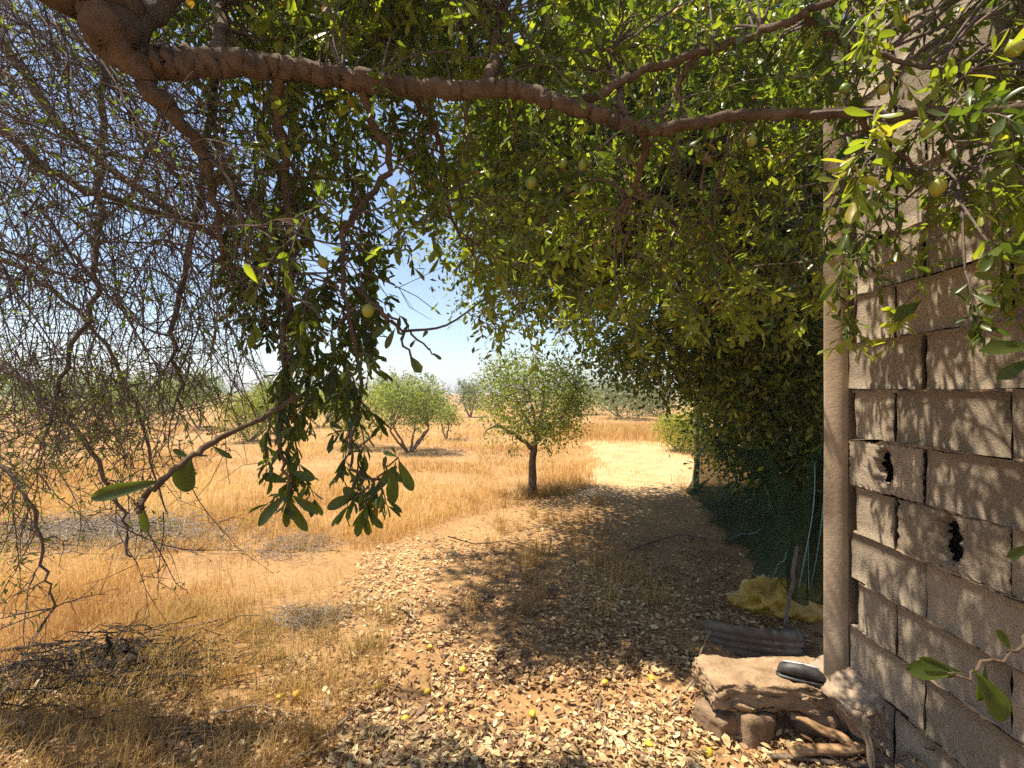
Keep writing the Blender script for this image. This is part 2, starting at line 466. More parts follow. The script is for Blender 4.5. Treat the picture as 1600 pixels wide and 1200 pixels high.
# ------------------------------------------------------------------ rubble, slab, tyre, sack by the wall
def rough_box(name, cx, cy, cz, sx, sy, sz, seed, sub=6, amp=0.012, rot=0.0, tilt=0.0, round_=0.25):
    """stone-like chunk: subdivided cube pulled towards an ellipsoid, roughened"""
    r = np.random.default_rng(seed)
    g = np.linspace(-1, 1, sub + 1)
    vid = {}; V = []; T = []
    def v(p):
        k = tuple(np.round(p, 5))
        if k not in vid: vid[k] = len(V); V.append(p)
        return vid[k]
    for ax in range(3):
        for s in (-1, 1):
            for a_ in range(sub):
                for b_ in range(sub):
                    q = []
                    for (da, db) in ((0, 0), (1, 0), (1, 1), (0, 1)):
                        p = [0, 0, 0]; p[ax] = s; p[(ax + 1) % 3] = g[a_ + da]; p[(ax + 2) % 3] = g[b_ + db]
                        q.append(v(p))
                    if s < 0: q = q[::-1]
                    T += [[q[0], q[1], q[2]], [q[0], q[2], q[3]]]
    V = np.array(V, float)
    sph = nrm(V) * 1.25
    edge = (np.abs(V) > 0.98).sum(1)
    k = np.where(edge >= 2, round_, round_ * 0.25)[:, None]
    V = V * (1 - k) + sph * k * 0.92
    V = V * np.array([sx, sy, sz]) / 2
    V += r.normal(0, amp, V.shape) * 0.6
    V += amp * 1.5 * np.stack([vnoise(V[:, 1] * 14 + seed, V[:, 2] * 14), vnoise(V[:, 0] * 14, V[:, 2] * 14 + seed), vnoise(V[:, 0] * 12 + seed, V[:, 1] * 12)], -1)
    c_, s_ = math.cos(rot), math.sin(rot)
    V = V @ np.array([[c_, s_, 0], [-s_, c_, 0], [0, 0, 1]])
    c_, s_ = math.cos(tilt), math.sin(tilt)
    V = V @ np.array([[c_, 0, s_], [0, 1, 0], [-s_, 0, c_]])
    V += np.array([cx, cy, cz])
    return mesh_tris(name, V, np.array(T))
M_slab = plain_mat('old_concrete', (.20, .125, .07), (.40, .28, .165), 13, 0.95, 0.8, 0.012, 60)
M_stone = plain_mat('brown_stone', (.15, .095, .055), (.30, .20, .12), 11, 0.95, 0.8, 0.012, 50)
tag(link('concrete_slab', rough_box('concrete_slab', 1.155, 2.02, 0.185, 0.60, 0.22, 0.115, 3, 16, .0075, 0.05, -0.05, 0.22), M_slab),
    'thick worn concrete slab lying against the foot of the block wall', 'slab')
tag(link('stone_block', rough_box('stone_block', 1.03, 1.96, 0.035, 0.15, 0.17, 0.20, 4, 7, .005, 0.3), M_stone),
    'brown stone propping up the left half of the concrete slab', 'stone')
tag(link('stone_block', rough_box('stone_block', 1.33, 2.0, 0.03, 0.16, 0.18, 0.20, 5, 7, .005, -0.2), M_stone),
    'dark stone under the wall end of the concrete slab', 'stone')
tag(link('rubble_heap', rough_box('rubble_heap', 1.46, 1.90, 0.22, 0.22, 0.34, 0.18, 9, 14, .007, 0.1, 0.5, 0.6), M_mortar),
    'crumbled mortar heaped on the slab at the bottom of the plastered pillar', 'rubble')
tag(link('stone_block', rough_box('stone_block', 0.90, 1.97, 0.05, 0.12, 0.15, 0.13, 15, 6, .005, 0.5), M_stone),
    'small broken stone tucked under the left tip of the slab', 'stone')

# slipper on the slab
slp = thing('slipper', 'small black slipper with a pale stripe lying on the concrete slab', 'slipper')
def loft(rings, name):
    rings = np.asarray(rings, float); n, k, _ = rings.shape
    V = rings.reshape(-1, 3)
    i = np.arange(n - 1)[:, None] * k + np.arange(k)[None]; j = np.arange(n - 1)[:, None] * k + (np.arange(k)[None] + 1) % k
    q = np.stack([i, j, j + k, i + k], -1).reshape(-1, 4)
    V = np.concatenate([V, [rings[0].mean(0), rings[-1].mean(0)]])
    c0 = n * k; kk = np.arange(k)
    T = np.concatenate([q[:, [0, 1, 2]], q[:, [0, 2, 3]], np.stack([np.full(k, c0), (kk + 1) % k, kk], -1), np.stack([np.full(k, c0 + 1), (n - 1) * k + kk, (n - 1) * k + (kk + 1) % k], -1)])
    return mesh_tris(name, V, T, smooth=True)
def shoe_part(prof, name, mat, zoff):
    A = np.array([0.9, -0.42]); A = A / np.linalg.norm(A); Bv = np.array([-A[1], A[0]])
    c0 = np.array([1.27, 1.97]); rings = []
    ang = np.linspace(0, 2 * np.pi, 12, endpoint=False)
    for (s, w, h) in prof:
        p = c0 + A * s
        rings.append([[p[0] + Bv[0] * w * math.cos(t), p[1] + Bv[1] * w * math.cos(t), 0.236 + zoff + h * (0.5 + 0.5 * math.sin(t))] for t in ang])
    return link(name, loft(rings, name), mat, slp)
M_black = plain_mat('black_rubber', (.018, .017, .017), (.045, .042, .04), 30, 0.55, 0.3, .002, 200, 0.5)
M_grey = plain_mat('worn_stripe', (.35, .33, .31), (.5, .48, .45), 30, 0.6, 0)
shoe_part([(-.095, .012, .012), (-.085, .027, .016), (-.03, .034, .018), (.04, .032, .018), (.085, .025, .016), (.098, .010, .012)], 'sole', M_black, -0.002)
shoe_part([(-.09, .008, .016), (-.078, .024, .040), (-.04, .032, .056), (.01, .032, .060), (.06, .028, .050), (.085, .018, .030), (.093, .006, .018)], 'upper', M_black, 0.012)
shoe_part([(-.07, .003, .004), (-.03, .006, .010), (.03, .006, .010), (.07, .003, .004)], 'stripe', M_grey, 0.062)

# old tyre lying flat
tyre = thing('old_tyre', 'dusty worn tyre lying flat behind the slab', 'tyre')
M_rubber = plain_mat('dusty_rubber', (.075, .058, .043), (.20, .155, .11), 9, 0.9, 0.4, .004, 90)
TC = np.array([1.46, 2.74, gh(1.46, 2.74) - 0.125])
prof = [(.185, .03), (.23, .005), (.285, .0), (.306, .02), (.31, .05), (.302, .054), (.302, .060), (.311, .064), (.311, .088), (.303, .092), (.303, .098), (.311, .102), (.311, .126), (.302, .130), (.302, .136), (.310, .140), (.306, .172), (.285, .19), (.23, .186), (.185, .16), (.178, .15), (.205, .12), (.215, .095), (.205, .06), (.178, .04)]
ang = np.linspace(0, 2 * np.pi, 56, endpoint=False)
V = np.array([[TC[0] + r * .88 * math.cos(t), TC[1] + r * .88 * math.sin(t), TC[2] + z - 0.42 * math.sin(t + .25) * r * .88] for t in ang for (r, z) in prof])
kp = len(prof)
i = (np.arange(56)[:, None] * kp + np.arange(kp)[None]); j = (np.arange(56)[:, None] * kp + (np.arange(kp)[None] + 1) % kp)
i2 = ((np.arange(56)[:, None] + 1) % 56 * kp + np.arange(kp)[None]); j2 = ((np.arange(56)[:, None] + 1) % 56 * kp + (np.arange(kp)[None] + 1) % kp)
q = np.stack([i, i2, j2, j], -1).reshape(-1, 4)
link('tread', mesh_tris('tread', V, np.concatenate([q[:, [0, 1, 2]], q[:, [0, 2, 3]]])), M_rubber, tyre)
mb = MB()
mb.tube([[TC[0] + .169 * math.cos(t), TC[1] + .169 * math.sin(t), TC[2] + .166 - .42 * math.sin(t + .25) * .17] for t in np.append(ang, ang[:1])], 0.010, 6)
link('bead', mb.mesh('bead', True), M_rubber, tyre)

# yellow sack, crumpled, sitting in the tyre
m, nt, b, out = newmat('yellow_plastic')
f = noise(nt, 9, 5, 0.6)
nt.links.new(ramp(nt, f, [(0.3, (.26, .15, .02)), (0.6, (.46, .28, .03)), (0.85, (.55, .42, .12))]), b.inputs['Base Color'])
b.inputs['Roughness'].default_value = 0.45
bump(nt, b, noise(nt, 30, 5, 0.7), 0.6, 0.015)
M_yellow = m
r3 = np.random.default_rng(77)
nu, nv = 40, 22
nu, nv = 64, 34
V = []
for iu in range(nu):
    t = 2 * np.pi * iu / nu
    for iv in range(nv):
        ph = -np.pi / 2 + np.pi * iv / (nv - 1)
        d = np.array([math.cos(t) * math.cos(ph), math.sin(t) * math.cos(ph), math.sin(ph)])
        cr = 1 + 0.22 * vnoise(t * 3.0 + 1, ph * 3) * math.cos(ph) - 0.26 * abs(vnoise(math.cos(t) * 3.5 + ph * 2, math.sin(t) * 3.5 + ph)) - 0.16 * abs(vnoise(math.cos(t) * 8 - ph * 3, math.sin(t) * 8 + ph * 4))
        p = d * np.array([0.33, 0.24, 0.16]) * cr
        V.append(p + np.array([1.84, 3.08, 0.055]))
V = np.array(V)
i = (np.arange(nu)[:, None] * nv + np.arange(nv - 1)[None]); i2 = ((np.arange(nu)[:, None] + 1) % nu * nv + np.arange(nv - 1)[None])
q = np.stack([i, i2, i2 + 1, i + 1], -1).reshape(-1, 4)
tag(link('plastic_sack', mesh_tris('plastic_sack', V, np.concatenate([q[:, [0, 1, 2]], q[:, [0, 2, 3]]])), M_yellow),
    'crumpled yellow plastic sack dumped behind the old tyre', 'sack')

# ------------------------------------------------------------------ net fence
m, nt, b, out = newmat('green_netting')
tc = nt.nodes.new('ShaderNodeTexCoord')
f = noise(nt, 6, 4, 0.6)
nt.links.new(ramp(nt, f, [(0.3, (.012, .026, .008)), (0.7, (.028, .052, .018))]), b.inputs['Base Color'])
b.inputs['Roughness'].default_value = 0.9; b.inputs['Specular IOR Level'].default_value = 0.05
tr = nt.nodes.new('ShaderNodeBsdfTransparent')
w1 = noise(nt, 30, 6, 0.8)
mr = nt.nodes.new('ShaderNodeMapRange'); mr.inputs[1].default_value = .35; mr.inputs[2].default_value = .65; mr.inputs[3].default_value = 0.04; mr.inputs[4].default_value = 0.42
nt.links.new(w1, mr.inputs[0])
mx = nt.nodes.new('ShaderNodeMixShader')
nt.links.new(mr.outputs[0], mx.inputs[0]); nt.links.new(b.outputs[0], mx.inputs[1]); nt.links.new(tr.outputs[0], mx.inputs[2])
nt.links.new(mx.outputs[0], out.inputs['Surface'])
M_net = m
M_thread = plain_mat('pale_thread', (.10, .22, .17), (.20, .33, .27), 40, 0.6, 0)
net = thing('net_fence', 'sagging dark green shade net strung between the pillar and a thin post', 'fence')
A0, A1 = np.array([2.95, 7.1]), np.array([1.93, 3.05])
nu, nv = 70, 26
V = []
for iu in range(nu):
    s = iu / (nu - 1)
    base = A0 + (A1 - A0) * s
    topz = 1.38 - 0.55 * math.sin(s * 3.0) ** 1.0 + 0.08 * vnoise(s * 9, 1) - (1.6 * (s - .78) if s > .78 else 0)
    botz = 0.05 + 0.04 * vnoise(s * 14, 2) + (0.35 * max(0, (s - .55)) * 0)
    for iv in range(nv):
        h = iv / (nv - 1)
        fold = 0.07 * math.sin(s * 46 + 2.2 * vnoise(s * 8, h * 2)) * (1 - 0.5 * h) + 0.10 * vnoise(s * 5 + 3, h * 3)
        p = base + np.array([0.97, -0.25]) * (fold + 0.28 * math.sin(h * math.pi) * math.sin(s * math.pi) - 0.12 * (1 - h))
        V.append([p[0], p[1], botz + (topz - botz) * h + 0.03 * vnoise(s * 20, h * 6)])
V = np.array(V)
i = (np.arange(nu - 1)[:, None] * nv + np.arange(nv - 1)[None]).reshape(-1)
q = np.stack([i, i + nv, i + nv + 1, i + 1], -1)
link('netting', mesh_tris('netting', V, np.concatenate([q[:, [0, 1, 2]], q[:, [0, 2, 3]]]), smooth=True), M_net, net)
mb = MB()
for _ in range(16):
    iu = int(r3.integers(4, nu - 3)); iv0 = int(r3.integers(0, 12)); ln = int(r3.integers(4, 11))
    pts = [V[min(nu - 1, iu + (k // 3)) * nv + min(nv - 1, iv0 + k)] - np.array([0.012, 0.01, 0]) for k in range(ln)]
    mb.tube(smooth_path(pts, 3, .003), 0.004, 4)
o = link('pulled_threads', mb.mesh('pulled_threads'), M_thread, net); o['kind'] = 'stuff'
def post(bx, by, h, r, lx=0, ly=0):
    mb = MB(); mb.tube(smooth_path([[bx, by, -.05], [bx + lx * .5 + .01, by + ly * .5, h * .5], [bx + lx, by + ly, h]], 4, .004), r, 8, lump=.05)
    return mb.mesh('post', True)
M_post = plain_mat('grey_post', (.17, .16, .12), (.30, .27, .20), 14, 0.9, 0.5, .004)
link('post', post(2.93, 7.12, 1.50, 0.045), M_post, net)
# folded end of the net hanging on the pillar side
V = []
for iu in range(14):
    s = iu / 13
    for iv in range(20):
        h = iv / 19
        wd = 0.10 + 0.17 * (1 - h) * (0.6 + .4 * math.sin(h * 5))
        V.append([1.80 + (s - 0.5) * wd * 1.2 + 0.18 * h + 0.012 * math.sin(s * 17), 2.72 + 0.05 * math.sin(s * 14 + h * 3) + 0.16 * h, 0.22 + 0.88 * h])
V = np.array(V); nv2 = 20
i = (np.arange(13)[:, None] * nv2 + np.arange(19)[None]).reshape(-1)
q = np.stack([i, i + nv2, i + nv2 + 1, i + 1], -1)
link('loose_flap', mesh_tris('loose_flap', V, np.concatenate([q[:, [0, 1, 2]], q[:, [0, 2, 3]]]), smooth=True), M_net, net)
mb = MB()
for k in (3, 5, 8, 10):
    mb.tube([V[k * nv2 + t] - np.array([.004, .012, 0]) for t in range(2, 19)], 0.0035, 4)
o = link('pulled_threads', mb.mesh('pulled_threads'), M_thread, net); o['kind'] = 'stuff'
mb = MB(); mb.tube(smooth_path([[1.62, 2.66, .10], [1.67, 2.68, .32], [1.73, 2.72, .56]], 5, .004), [.011] * 11, 6)
tag(link('wooden_stick', mb.mesh('wooden_stick'), M_dead), 'thin grey stick leaning up from the tyre beside the green net', 'stick')
# ------------------------------------------------------------------ tree growing helpers
def rand_dirs(n):
    return nrm(rng.normal(0, 1, (n, 3)))

def spray(tw, lv, p0, d0, L, droop=0.15, nodes=8, per=4, size=(.03, .05), width=(.8, 1.15), r=0.0028, tint=(0.05, 0.75), hang=0.1, side=2, twig=True):
    """one leafy twig: a drooping shoot, a few side shoots, leaves fanned at each node"""
    p = np.array(p0, float); d = nrm(np.array(d0, float)); st = L / nodes
    pts = [p.copy()]
    for k in range(nodes):
        d = nrm(d + rng.normal(0, .16, 3) + np.array([0, 0, -droop]))
        p = p + d * st; pts.append(p.copy())
    pts = np.array(pts)
    if twig:
        tw.tube(pts, np.linspace(r, r * .35, len(pts)), 4, rng.random())
    base = rng.uniform(*tint)
    tg = nrm(np.gradient(pts, axis=0))
    k0 = 1 if nodes > 3 else 0
    idx = np.repeat(np.arange(k0, len(pts)), per)
    n = len(idx)
    O = pts[idx] + rng.normal(0, st * .28, (n, 1)) * tg[idx]
    D = nrm(tg[idx] * rng.uniform(.15, 1.0, (n, 1)) + rand_dirs(n) * .9 + np.array([0, 0, -hang]))
    N = nrm(rand_dirs(n) * .75 + np.array([-.1, -.1, .8]))
    S = rng.uniform(*size, n) * np.where(rng.random(n) < .25, .65, 1)
    T = np.clip(base + rng.normal(0, .16, n), 0, .92)
    T = np.where(rng.random(n) < .012, 1.0, T)
    lv.add(O, D, N, S, rng.uniform(*width, n), T)
    for _ in range(side):
        k = int(rng.integers(1, len(pts) - 1))
        dd = nrm(tg[k] * .6 + rand_dirs(1)[0])
        spray(tw, lv, pts[k], dd, L * rng.uniform(.3, .55), droop, max(3, nodes // 2), per, size, width, r * .6, (max(0, base - .1), min(.9, base + .1)), hang, 0, twig)
    return pts

def clumps(lv, centers, n_per, rad, size, width=(.8, 1.2), tint=(0.1, .8), up=.5, hang=.2, flat=.75):
    centers = np.asarray(centers); m_ = len(centers)
    n = m_ * n_per
    c = np.repeat(centers, n_per, 0)
    off = rng.normal(0, 1, (n, 3)) * rad * np.array([1, 1, flat])
    base = np.repeat(rng.uniform(*tint, m_), n_per)
    D = nrm(nrm(off) * .8 + rand_dirs(n) * .8 + np.array([0, 0, -hang]))
    N = nrm(rand_dirs(n) * .8 + np.array([0, 0, up]))
    lv.add(c + off, D, N, rng.uniform(*size, n), rng.uniform(*width, n), np.clip(base + rng.normal(0, .13, n), 0, 1))

def ellipsoid_pts(c, r, n, shell=0.35, squash=None):
    d = rand_dirs(n)
    rr = (shell + (1 - shell) * rng.random(n)) ** (1 / 2.0)
    p = d * rr[:, None]
    lump = 1 + .18 * vnoise(d[:, 0] * 2.5 + d[:, 2] * 3 + c[0] * 3, d[:, 1] * 2.5 + c[1])
    return np.asarray(c) + p * lump[:, None] * np.asarray(r)

# ------------------------------------------------------------------ the big tree by the wall whose limb arches overhead
TA = thing('leafy_tree', 'fruiting tree with a thick brown limb and small green leaves arching across the top', 'tree')
TA_nodes = []
def branchA(name, pts, r0, r1, sides=10, k=6, lump=.035, jit=.0045, parent=TA):
    sp = smooth_path(pts, k, jit)
    # knotty thickness
    n = len(sp); r = np.linspace(r0, r1, n) * (1 + .05 * vnoise(np.linspace(0, n * 1.3 / k, n), np.full(n, r0 * 900)) + .022 * vnoise(np.linspace(0, n * 5.5 / k, n), np.full(n, r0 * 700)))
    mb = MB(); mb.tube(sp, r, sides, lump=lump)
    TA_nodes.append(sp[2:])
    return link(name, mb.mesh(name, True), M_bark, parent)
px = lambda *a: [P(*t) for t in a]
branchA('trunk', [[-2.05, .05, -.05], [-1.95, .1, .6], [-1.75, .22, 1.3], [-1.45, .42, 1.95], [-1.12, .68, 2.28], P(130, -30, .92), P(185, 70, .95)], .15, .050, 14)
branchA('limb', px((150, 20, .92), (185, 78, .95), (250, 100, 1.0), (360, 98, 1.08), (480, 112, 1.15), (600, 130, 1.18), (720, 142, 1.18), (800, 138, 1.18), (900, 170, 1.15), (985, 196, 1.14), (1050, 205, 1.13)), .034, .014, 16, 18, .075, .003)
branchA('branch', px((200, 92, .96), (250, 150, 1.0), (285, 190, 1.04), (330, 290, 1.12), (350, 420, 1.2)), .026, .005, 8)
branchA('branch', px((880, 165, 1.16), (950, 140, 1.2), (1010, 108, 1.22), (1100, 80, 1.22), (1180, 55, 1.2), (1260, 20, 1.12), (1380, -50, 1.05)), .013, .008, 8)
branchA('branch', px((1040, 204, 1.13), (1120, 185, 1.12), (1200, 180, 1.1), (1320, 178, 1.06), (1450, 178, 1.0), (1580, 168, .95), (1700, 150, .9)), .015, .009, 8)
branchA('branch', px((1000, 196, 1.14), (1010, 230, 1.2), (990, 290, 1.3), (970, 330, 1.35)), .014, .005, 7)
branchA('branch', px((1090, 80, 1.22), (1060, 130, 1.25), (1035, 180, 1.25)), .009, .006, 6)
branchA('branch', px((180, 60, .95), (290, -30, 1.1), (420, -160, 1.3)), .03, .014, 8)
branchA('branch', px((340, 95, 1.08), (345, 30, 1.2), (330, -60, 1.35)), .018, .009, 7)
branchA('branch', px((430, 105, 1.12), (440, 220, 1.25), (455, 400, 1.3), (440, 560, 1.22), (440, 690, 1.12), (452, 770, 1.08)), .014, .003, 7)
branchA('branch', px((560, 122, 1.17), (585, 200, 1.25), (610, 260, 1.3), (560, 330, 1.3), (535, 380, 1.28), (545, 500, 1.2), (565, 600, 1.14), (545, 700, 1.08)), .012, .0035, 7)
branchA('branch', px((640, 135, 1.18), (690, 230, 1.4), (700, 330, 1.5), (740, 400, 1.6)), .010, .003, 6)
branchA('branch', px((760, 140, 1.18), (780, 30, 1.4), (840, -80, 1.6)), .018, .010, 7)
branchA('branch', px((950, 60, 1.45), (955, 110, 1.3), (978, 180, 1.15)), .007, .011, 6)
branchA('branch', px((1250, 20, 1.12), (1300, 60, 1.15), (1400, 90, 1.1), (1480, 120, 1.05)), .009, .004, 6)
branchA('branch', px((1330, 178, 1.06), (1400, 240, 1.12), (1480, 300, 1.1)), .008, .003, 6)
branchA('branch', [P(560, 450, 1.22), P(600, 490, 1.16), P(622, 518, 1.12), P(645, 562, 1.1)], .0075, .0025, 6)
branchA('branch', px((606, 490, 1.16), (645, 525, 1.14), (682, 556, 1.14)), .004, .002, 6)
brB = branchA('branch', px((470, 618, 1.05), (420, 646, 1.0), (362, 676, .96), (310, 706, .92), (262, 742, .88), (225, 778, .86), (215, 800, .85)), .0055, .0065, 7, 6, .14, .003)
branchA('branch', px((545, 695, 1.08), (560, 745, 1.05), (600, 740, 1.02), (622, 715, 1.0)), .004, .002, 6)
branchA('branch', px((552, 735, 1.06), (560, 775, 1.04), (570, 800, 1.03)), .0035, .002, 6)
branchA('branch', px((1700, 930, .75), (1620, 990, .74), (1565, 1028, .72), (1505, 1050, .70), (1480, 1052, .70)), .0038, .0015, 6)
# overhead limbs above the frame that carry the rest of the crown
for pts in ([[-1.45, .42, 1.95], [-1.0, .1, 2.7], [-.4, -.1, 3.2], [.4, .1, 3.5], [1.2, .3, 3.6]],
            [[-1.12, .68, 2.28], [-.5, .9, 2.8], [.3, 1.1, 3.1], [1.0, 1.3, 3.2], [1.8, 1.4, 3.3]],
            [[-1.45, .42, 1.95], [-1.6, -.1, 2.7], [-1.4, -.7, 3.3], [-.8, -1.2, 3.7]],
            [[-1.0, .1, 2.7], [-.2, -.8, 3.2], [.7, -1.1, 3.5]]):
    branchA('branch', pts, .05, .015, 8, 6)
nodesA = np.concatenate(TA_nodes)

twA, lvA, lvTop = MB(), Leaves(), Leaves()
def nearest(p):
    k = np.argmin(np.linalg.norm(nodesA - p, axis=1) + rng.random(len(nodesA)) * .22); return nodesA[k]
def feed(p, r=.003):
    q = nearest(p); dd = np.linalg.norm(p - q)
    if dd > .03:
        mid = (p + q) / 2 + rng.normal(0, .10 * dd, 3) + np.array([0, 0, .10 * dd])
        twA.tube(smooth_path([q, mid, p], 4), np.linspace(r * 1.3, r * .8, 9), 4, rng.random())
    return nrm(p - q + rng.normal(0, .02, 3))
def region(n, xr, yr, dr, L=(.2, .42), droop=.12, size=(.036, .058), tint=(.1, .85), per=3, ok=None, hang=.1, hz=.5, nodes=8, side=2):
    c = 0
    while c < n:
        x, y, d = U(*xr), U(*yr), U(*dr)
        if ok is not None and not ok(x, y, d): continue
        p = P(x, y, d)
        dd = feed(p)
        d0 = nrm(dd * .6 + rand_dirs(1)[0] * hz + np.array([0, 0, -droop * 1.5]))
        spray(twA, lvA, p, d0, U(*L), droop, nodes, per, size, tint=tint, hang=hang, side=side)
        c += 1
nogap = lambda x, y, d: not (540 < x < 700 and y > 130)
region(150, (215, 620), (-260, 130), (1.22, 1.55), ok=lambda x, y, d: x > 250 + max(0, y) * .7)
region(100, (600, 900), (-260, 110), (1.24, 1.5))
region(40, (900, 1340), (-120, 110), (1.24, 1.6))
region(22, (850, 1220), (-120, 150), (1.45, 1.85))
region(50, (640, 1320), (110, 330), (1.24, 1.7), ok=nogap)
region(30, (720, 1200), (300, 480), (1.35, 1.8), tint=(.5, .92), L=(.14, .26), size=(.034, .052))  # yellow-green leaves, tinted brighter so sunlight is put into their colour
region(56, (1330, 1650), (-200, 170), (1.06, 1.23))
region(18, (1330, 1640), (170, 330), (.85, 1.2), L=(.15, .3))
region(6, (1330, 1620), (360, 470), (.85, 1.15), L=(.10, .2), nodes=5, side=1)
region(44, (395, 590), (130, 420), (1.2, 1.8), droop=.3, hang=.4, tint=(.0, .5))
region(20, (410, 590), (400, 590), (1.15, 1.5), droop=.35, hang=.5, tint=(0, .4), L=(.12, .26))
region(12, (320, 440), (110, 420), (1.1, 1.8), droop=.25, hang=.4, tint=(.0, .5), L=(.15, .3))
region(16, (600, 690), (150, 340), (1.2, 1.7), droop=.2, hang=.3, L=(.12, .25), side=1)
# leafy tails that hang lowest
def tail(pts, L=.10, n=8, size=(.040, .055)):
    for (x, y, d) in pts:
        p = P(x, y, d)
        spray(twA, lvA, p, nrm(rand_dirs(1)[0] + np.array([0, 0, -.7])), U(.06, L), .35, 4, 3, size, (.6, .95), tint=(0, .35), hang=.7, side=0)
tail([(445 + U(-24, 24), y, 1.13) for y in np.linspace(540, 765, 17)])
tail([(556 + U(-18, 18), y, 1.10) for y in np.linspace(540, 720, 14)])
tail([(505 + U(-30, 30), y, 1.16) for y in np.linspace(480, 640, 8)])
tail([(572 + U(-18, 22), 765 + U(-22, 24), 1.04) for _ in range(5)], .07)
# single leaves the photograph shows by themselves
def one(x, y, d, x2, y2, w=1.0, tint=.15, dz=0.0, face=None):
    a_, b_ = P(x, y, d), P(x2, y2, d + dz)
    N = np.array([0, -1.0, .35]) if face is None else np.array(face)
    lvA.add(a_[None], (b_ - a_)[None], N[None] + rng.normal(0, .15, (1, 3)), np.array([np.linalg.norm(b_ - a_)]), np.array([w]), np.array([tint]))
for t in ((622, 716, 1.0, 645, 768, 1.0), (618, 722, 1.0, 612, 790, .95), (612, 730, 1.0, 630, 755, .9), (600, 738, 1.02, 602, 712, 1.0), (622, 714, 1.0, 598, 706, 1.0), (620, 712, 1.0, 612, 698, .9),
          (452, 770, 1.08, 398, 822, .9), (454, 772, 1.08, 496, 800, 1.0), (450, 775, 1.08, 478, 832, .9), (452, 776, 1.08, 446, 826, .8), (452, 755, 1.09, 408, 742, 1.1), (450, 735, 1.1, 492, 748, 1.1),
          (570, 798, 1.03, 556, 840, 1.0), (572, 800, 1.03, 575, 838, 1.0), (574, 798, 1.03, 598, 826, 1.0), (568, 790, 1.03, 535, 762, 1.2), (566, 770, 1.03, 508, 795, .9), (575, 780, 1.03, 618, 728, .7),
          (640, 555, 1.1, 658, 583, 1.5), (676, 551, 1.14, 690, 562, 1.0), (660, 528, 1.14, 668, 516, 1.4), (650, 530, 1.14, 640, 543, 1.2), (618, 512, 1.12, 602, 545, .9), (612, 505, 1.13, 580, 528, 1.0),
          (300, 712, .92, 283, 770, 2.1), (262, 750, .88, 130, 780, .55), (222, 785, .86, 228, 834, 1.0), (330, 695, .94, 362, 716, .7), (305, 712, .92, 325, 712, .6), (300, 718, .92, 268, 702, .8),
          (1505, 1050, .7, 1422, 1048, 1.1), (1520, 1045, .7, 1585, 1130, 1.2), (1490, 1052, .7, 1440, 1030, .9), (1580, 1018, .72, 1560, 985, 1.1), (1600, 1000, .73, 1640, 1060, 1.2), (1540, 1038, .71, 1535, 1100, 1.0),
          (1610, 850, .8, 1575, 872, 1.2), (1610, 560, .85, 1560, 592, 1.1), (1620, 540, .85, 1535, 545, .9), (1620, 580, .85, 1585, 570, 1.0), (1440, 470, 1.1, 1400, 500, 1.3), (1420, 545, 1.2, 1432, 540, 1.4)):
    one(*t)
# green-yellow fruit
fr = []
def fruit(x, y, d, s=.014):
    fr.append((P(x, y, d), s))
for t in ((910, 258, 1.15), (913, 296, 1.15), (1320, 138, 1.05), (1380, 140, 1.05), (1450, 203, 1.0, .020), (1465, 292, 1.0, .021), (1390, 200, 1.05, .018), (1585, 75, .9, .018), (575, 485, 1.1, .019), (505, 410, 1.2, .018), (612, 300, 1.28, .02), (592, 785, 1.03, .016),
          (540, 590, 1.15, .017), (1010, 475, 1.6, .02), (975, 498, 1.6, .018), (1095, 455, 1.6, .018), (1215, 465, 1.5, .016), (1300, 330, 1.2, .012), (1175, 220, 1.1, .015), (830, 285, 1.3, .022), (490, 635, 1.15, .018), (880, 255, 1.2), (985, 300, 1.3), (1060, 390, 1.5, .018)):
    fruit(*t)
def fruit_mesh(name, rad=1.0, tint=.5, seed=0):
    r = np.random.default_rng(seed); k = 12
    ang_ = np.linspace(0, 2 * np.pi, k, endpoint=False)
    rings = []
    for (z, w) in ((-1.25, .08), (-1.1, .42), (-.75, .78), (-.25, 1.0), (.3, .98), (.75, .72), (1.08, .34), (1.3, .10), (1.42, .03)):
        rings.append([[w * math.cos(t) * (1 + r.normal(0, .008)), w * math.sin(t) * (1 + r.normal(0, .008)), z] for t in ang_])
    rings = np.array(rings) * rad
    return loft(rings, name)
m, nt, b, out = newmat('green_fruit')
oi = nt.nodes.new('ShaderNodeObjectInfo')
nt.links.new(ramp(nt, oi.outputs['Random'], [(0, (.13, .18, .025)), (.6, (.21, .25, .03)), (1, (.33, .31, .04))]), b.inputs['Base Color']); b.inputs['Roughness'].default_value = .4
M_fruit = m
m, nt, b, out = newmat('ripe_fruit')
oi = nt.nodes.new('ShaderNodeObjectInfo')
nt.links.new(ramp(nt, oi.outputs['Random'], [(0, (.50, .38, .02)), (.5, (.62, .46, .03)), (1, (.46, .24, .03))]), b.inputs['Base Color']); b.inputs['Roughness'].default_value = .45
M_ripe = m
fmA = fruit_mesh('fruit')
for p, s in fr:
    o = link('fruit', fmA, M_fruit, TA, p); s *= .78; o.scale = (s, s, s); o.rotation_euler = (U(-.6, .6), U(-.6, .6), U(0, 6))
# crown above the frame (only its shade and edge show)
for _ in range(230):
    p = np.array([U(-2.4, 1.9), U(-1.6, 1.3), U(2.9, 4.2)])
    if p[0] > -.7 and p[1] > -.5: continue
    if p[1] > .3 and p[2] < CAMH + p[1] * .85 + .05: continue
    spray(twA, lvTop, p, nrm(rand_dirs(1)[0] + np.array([0, 0, .1])), U(.25, .45), .1, 6, 4, (.035, .055), side=1, r=.0022)

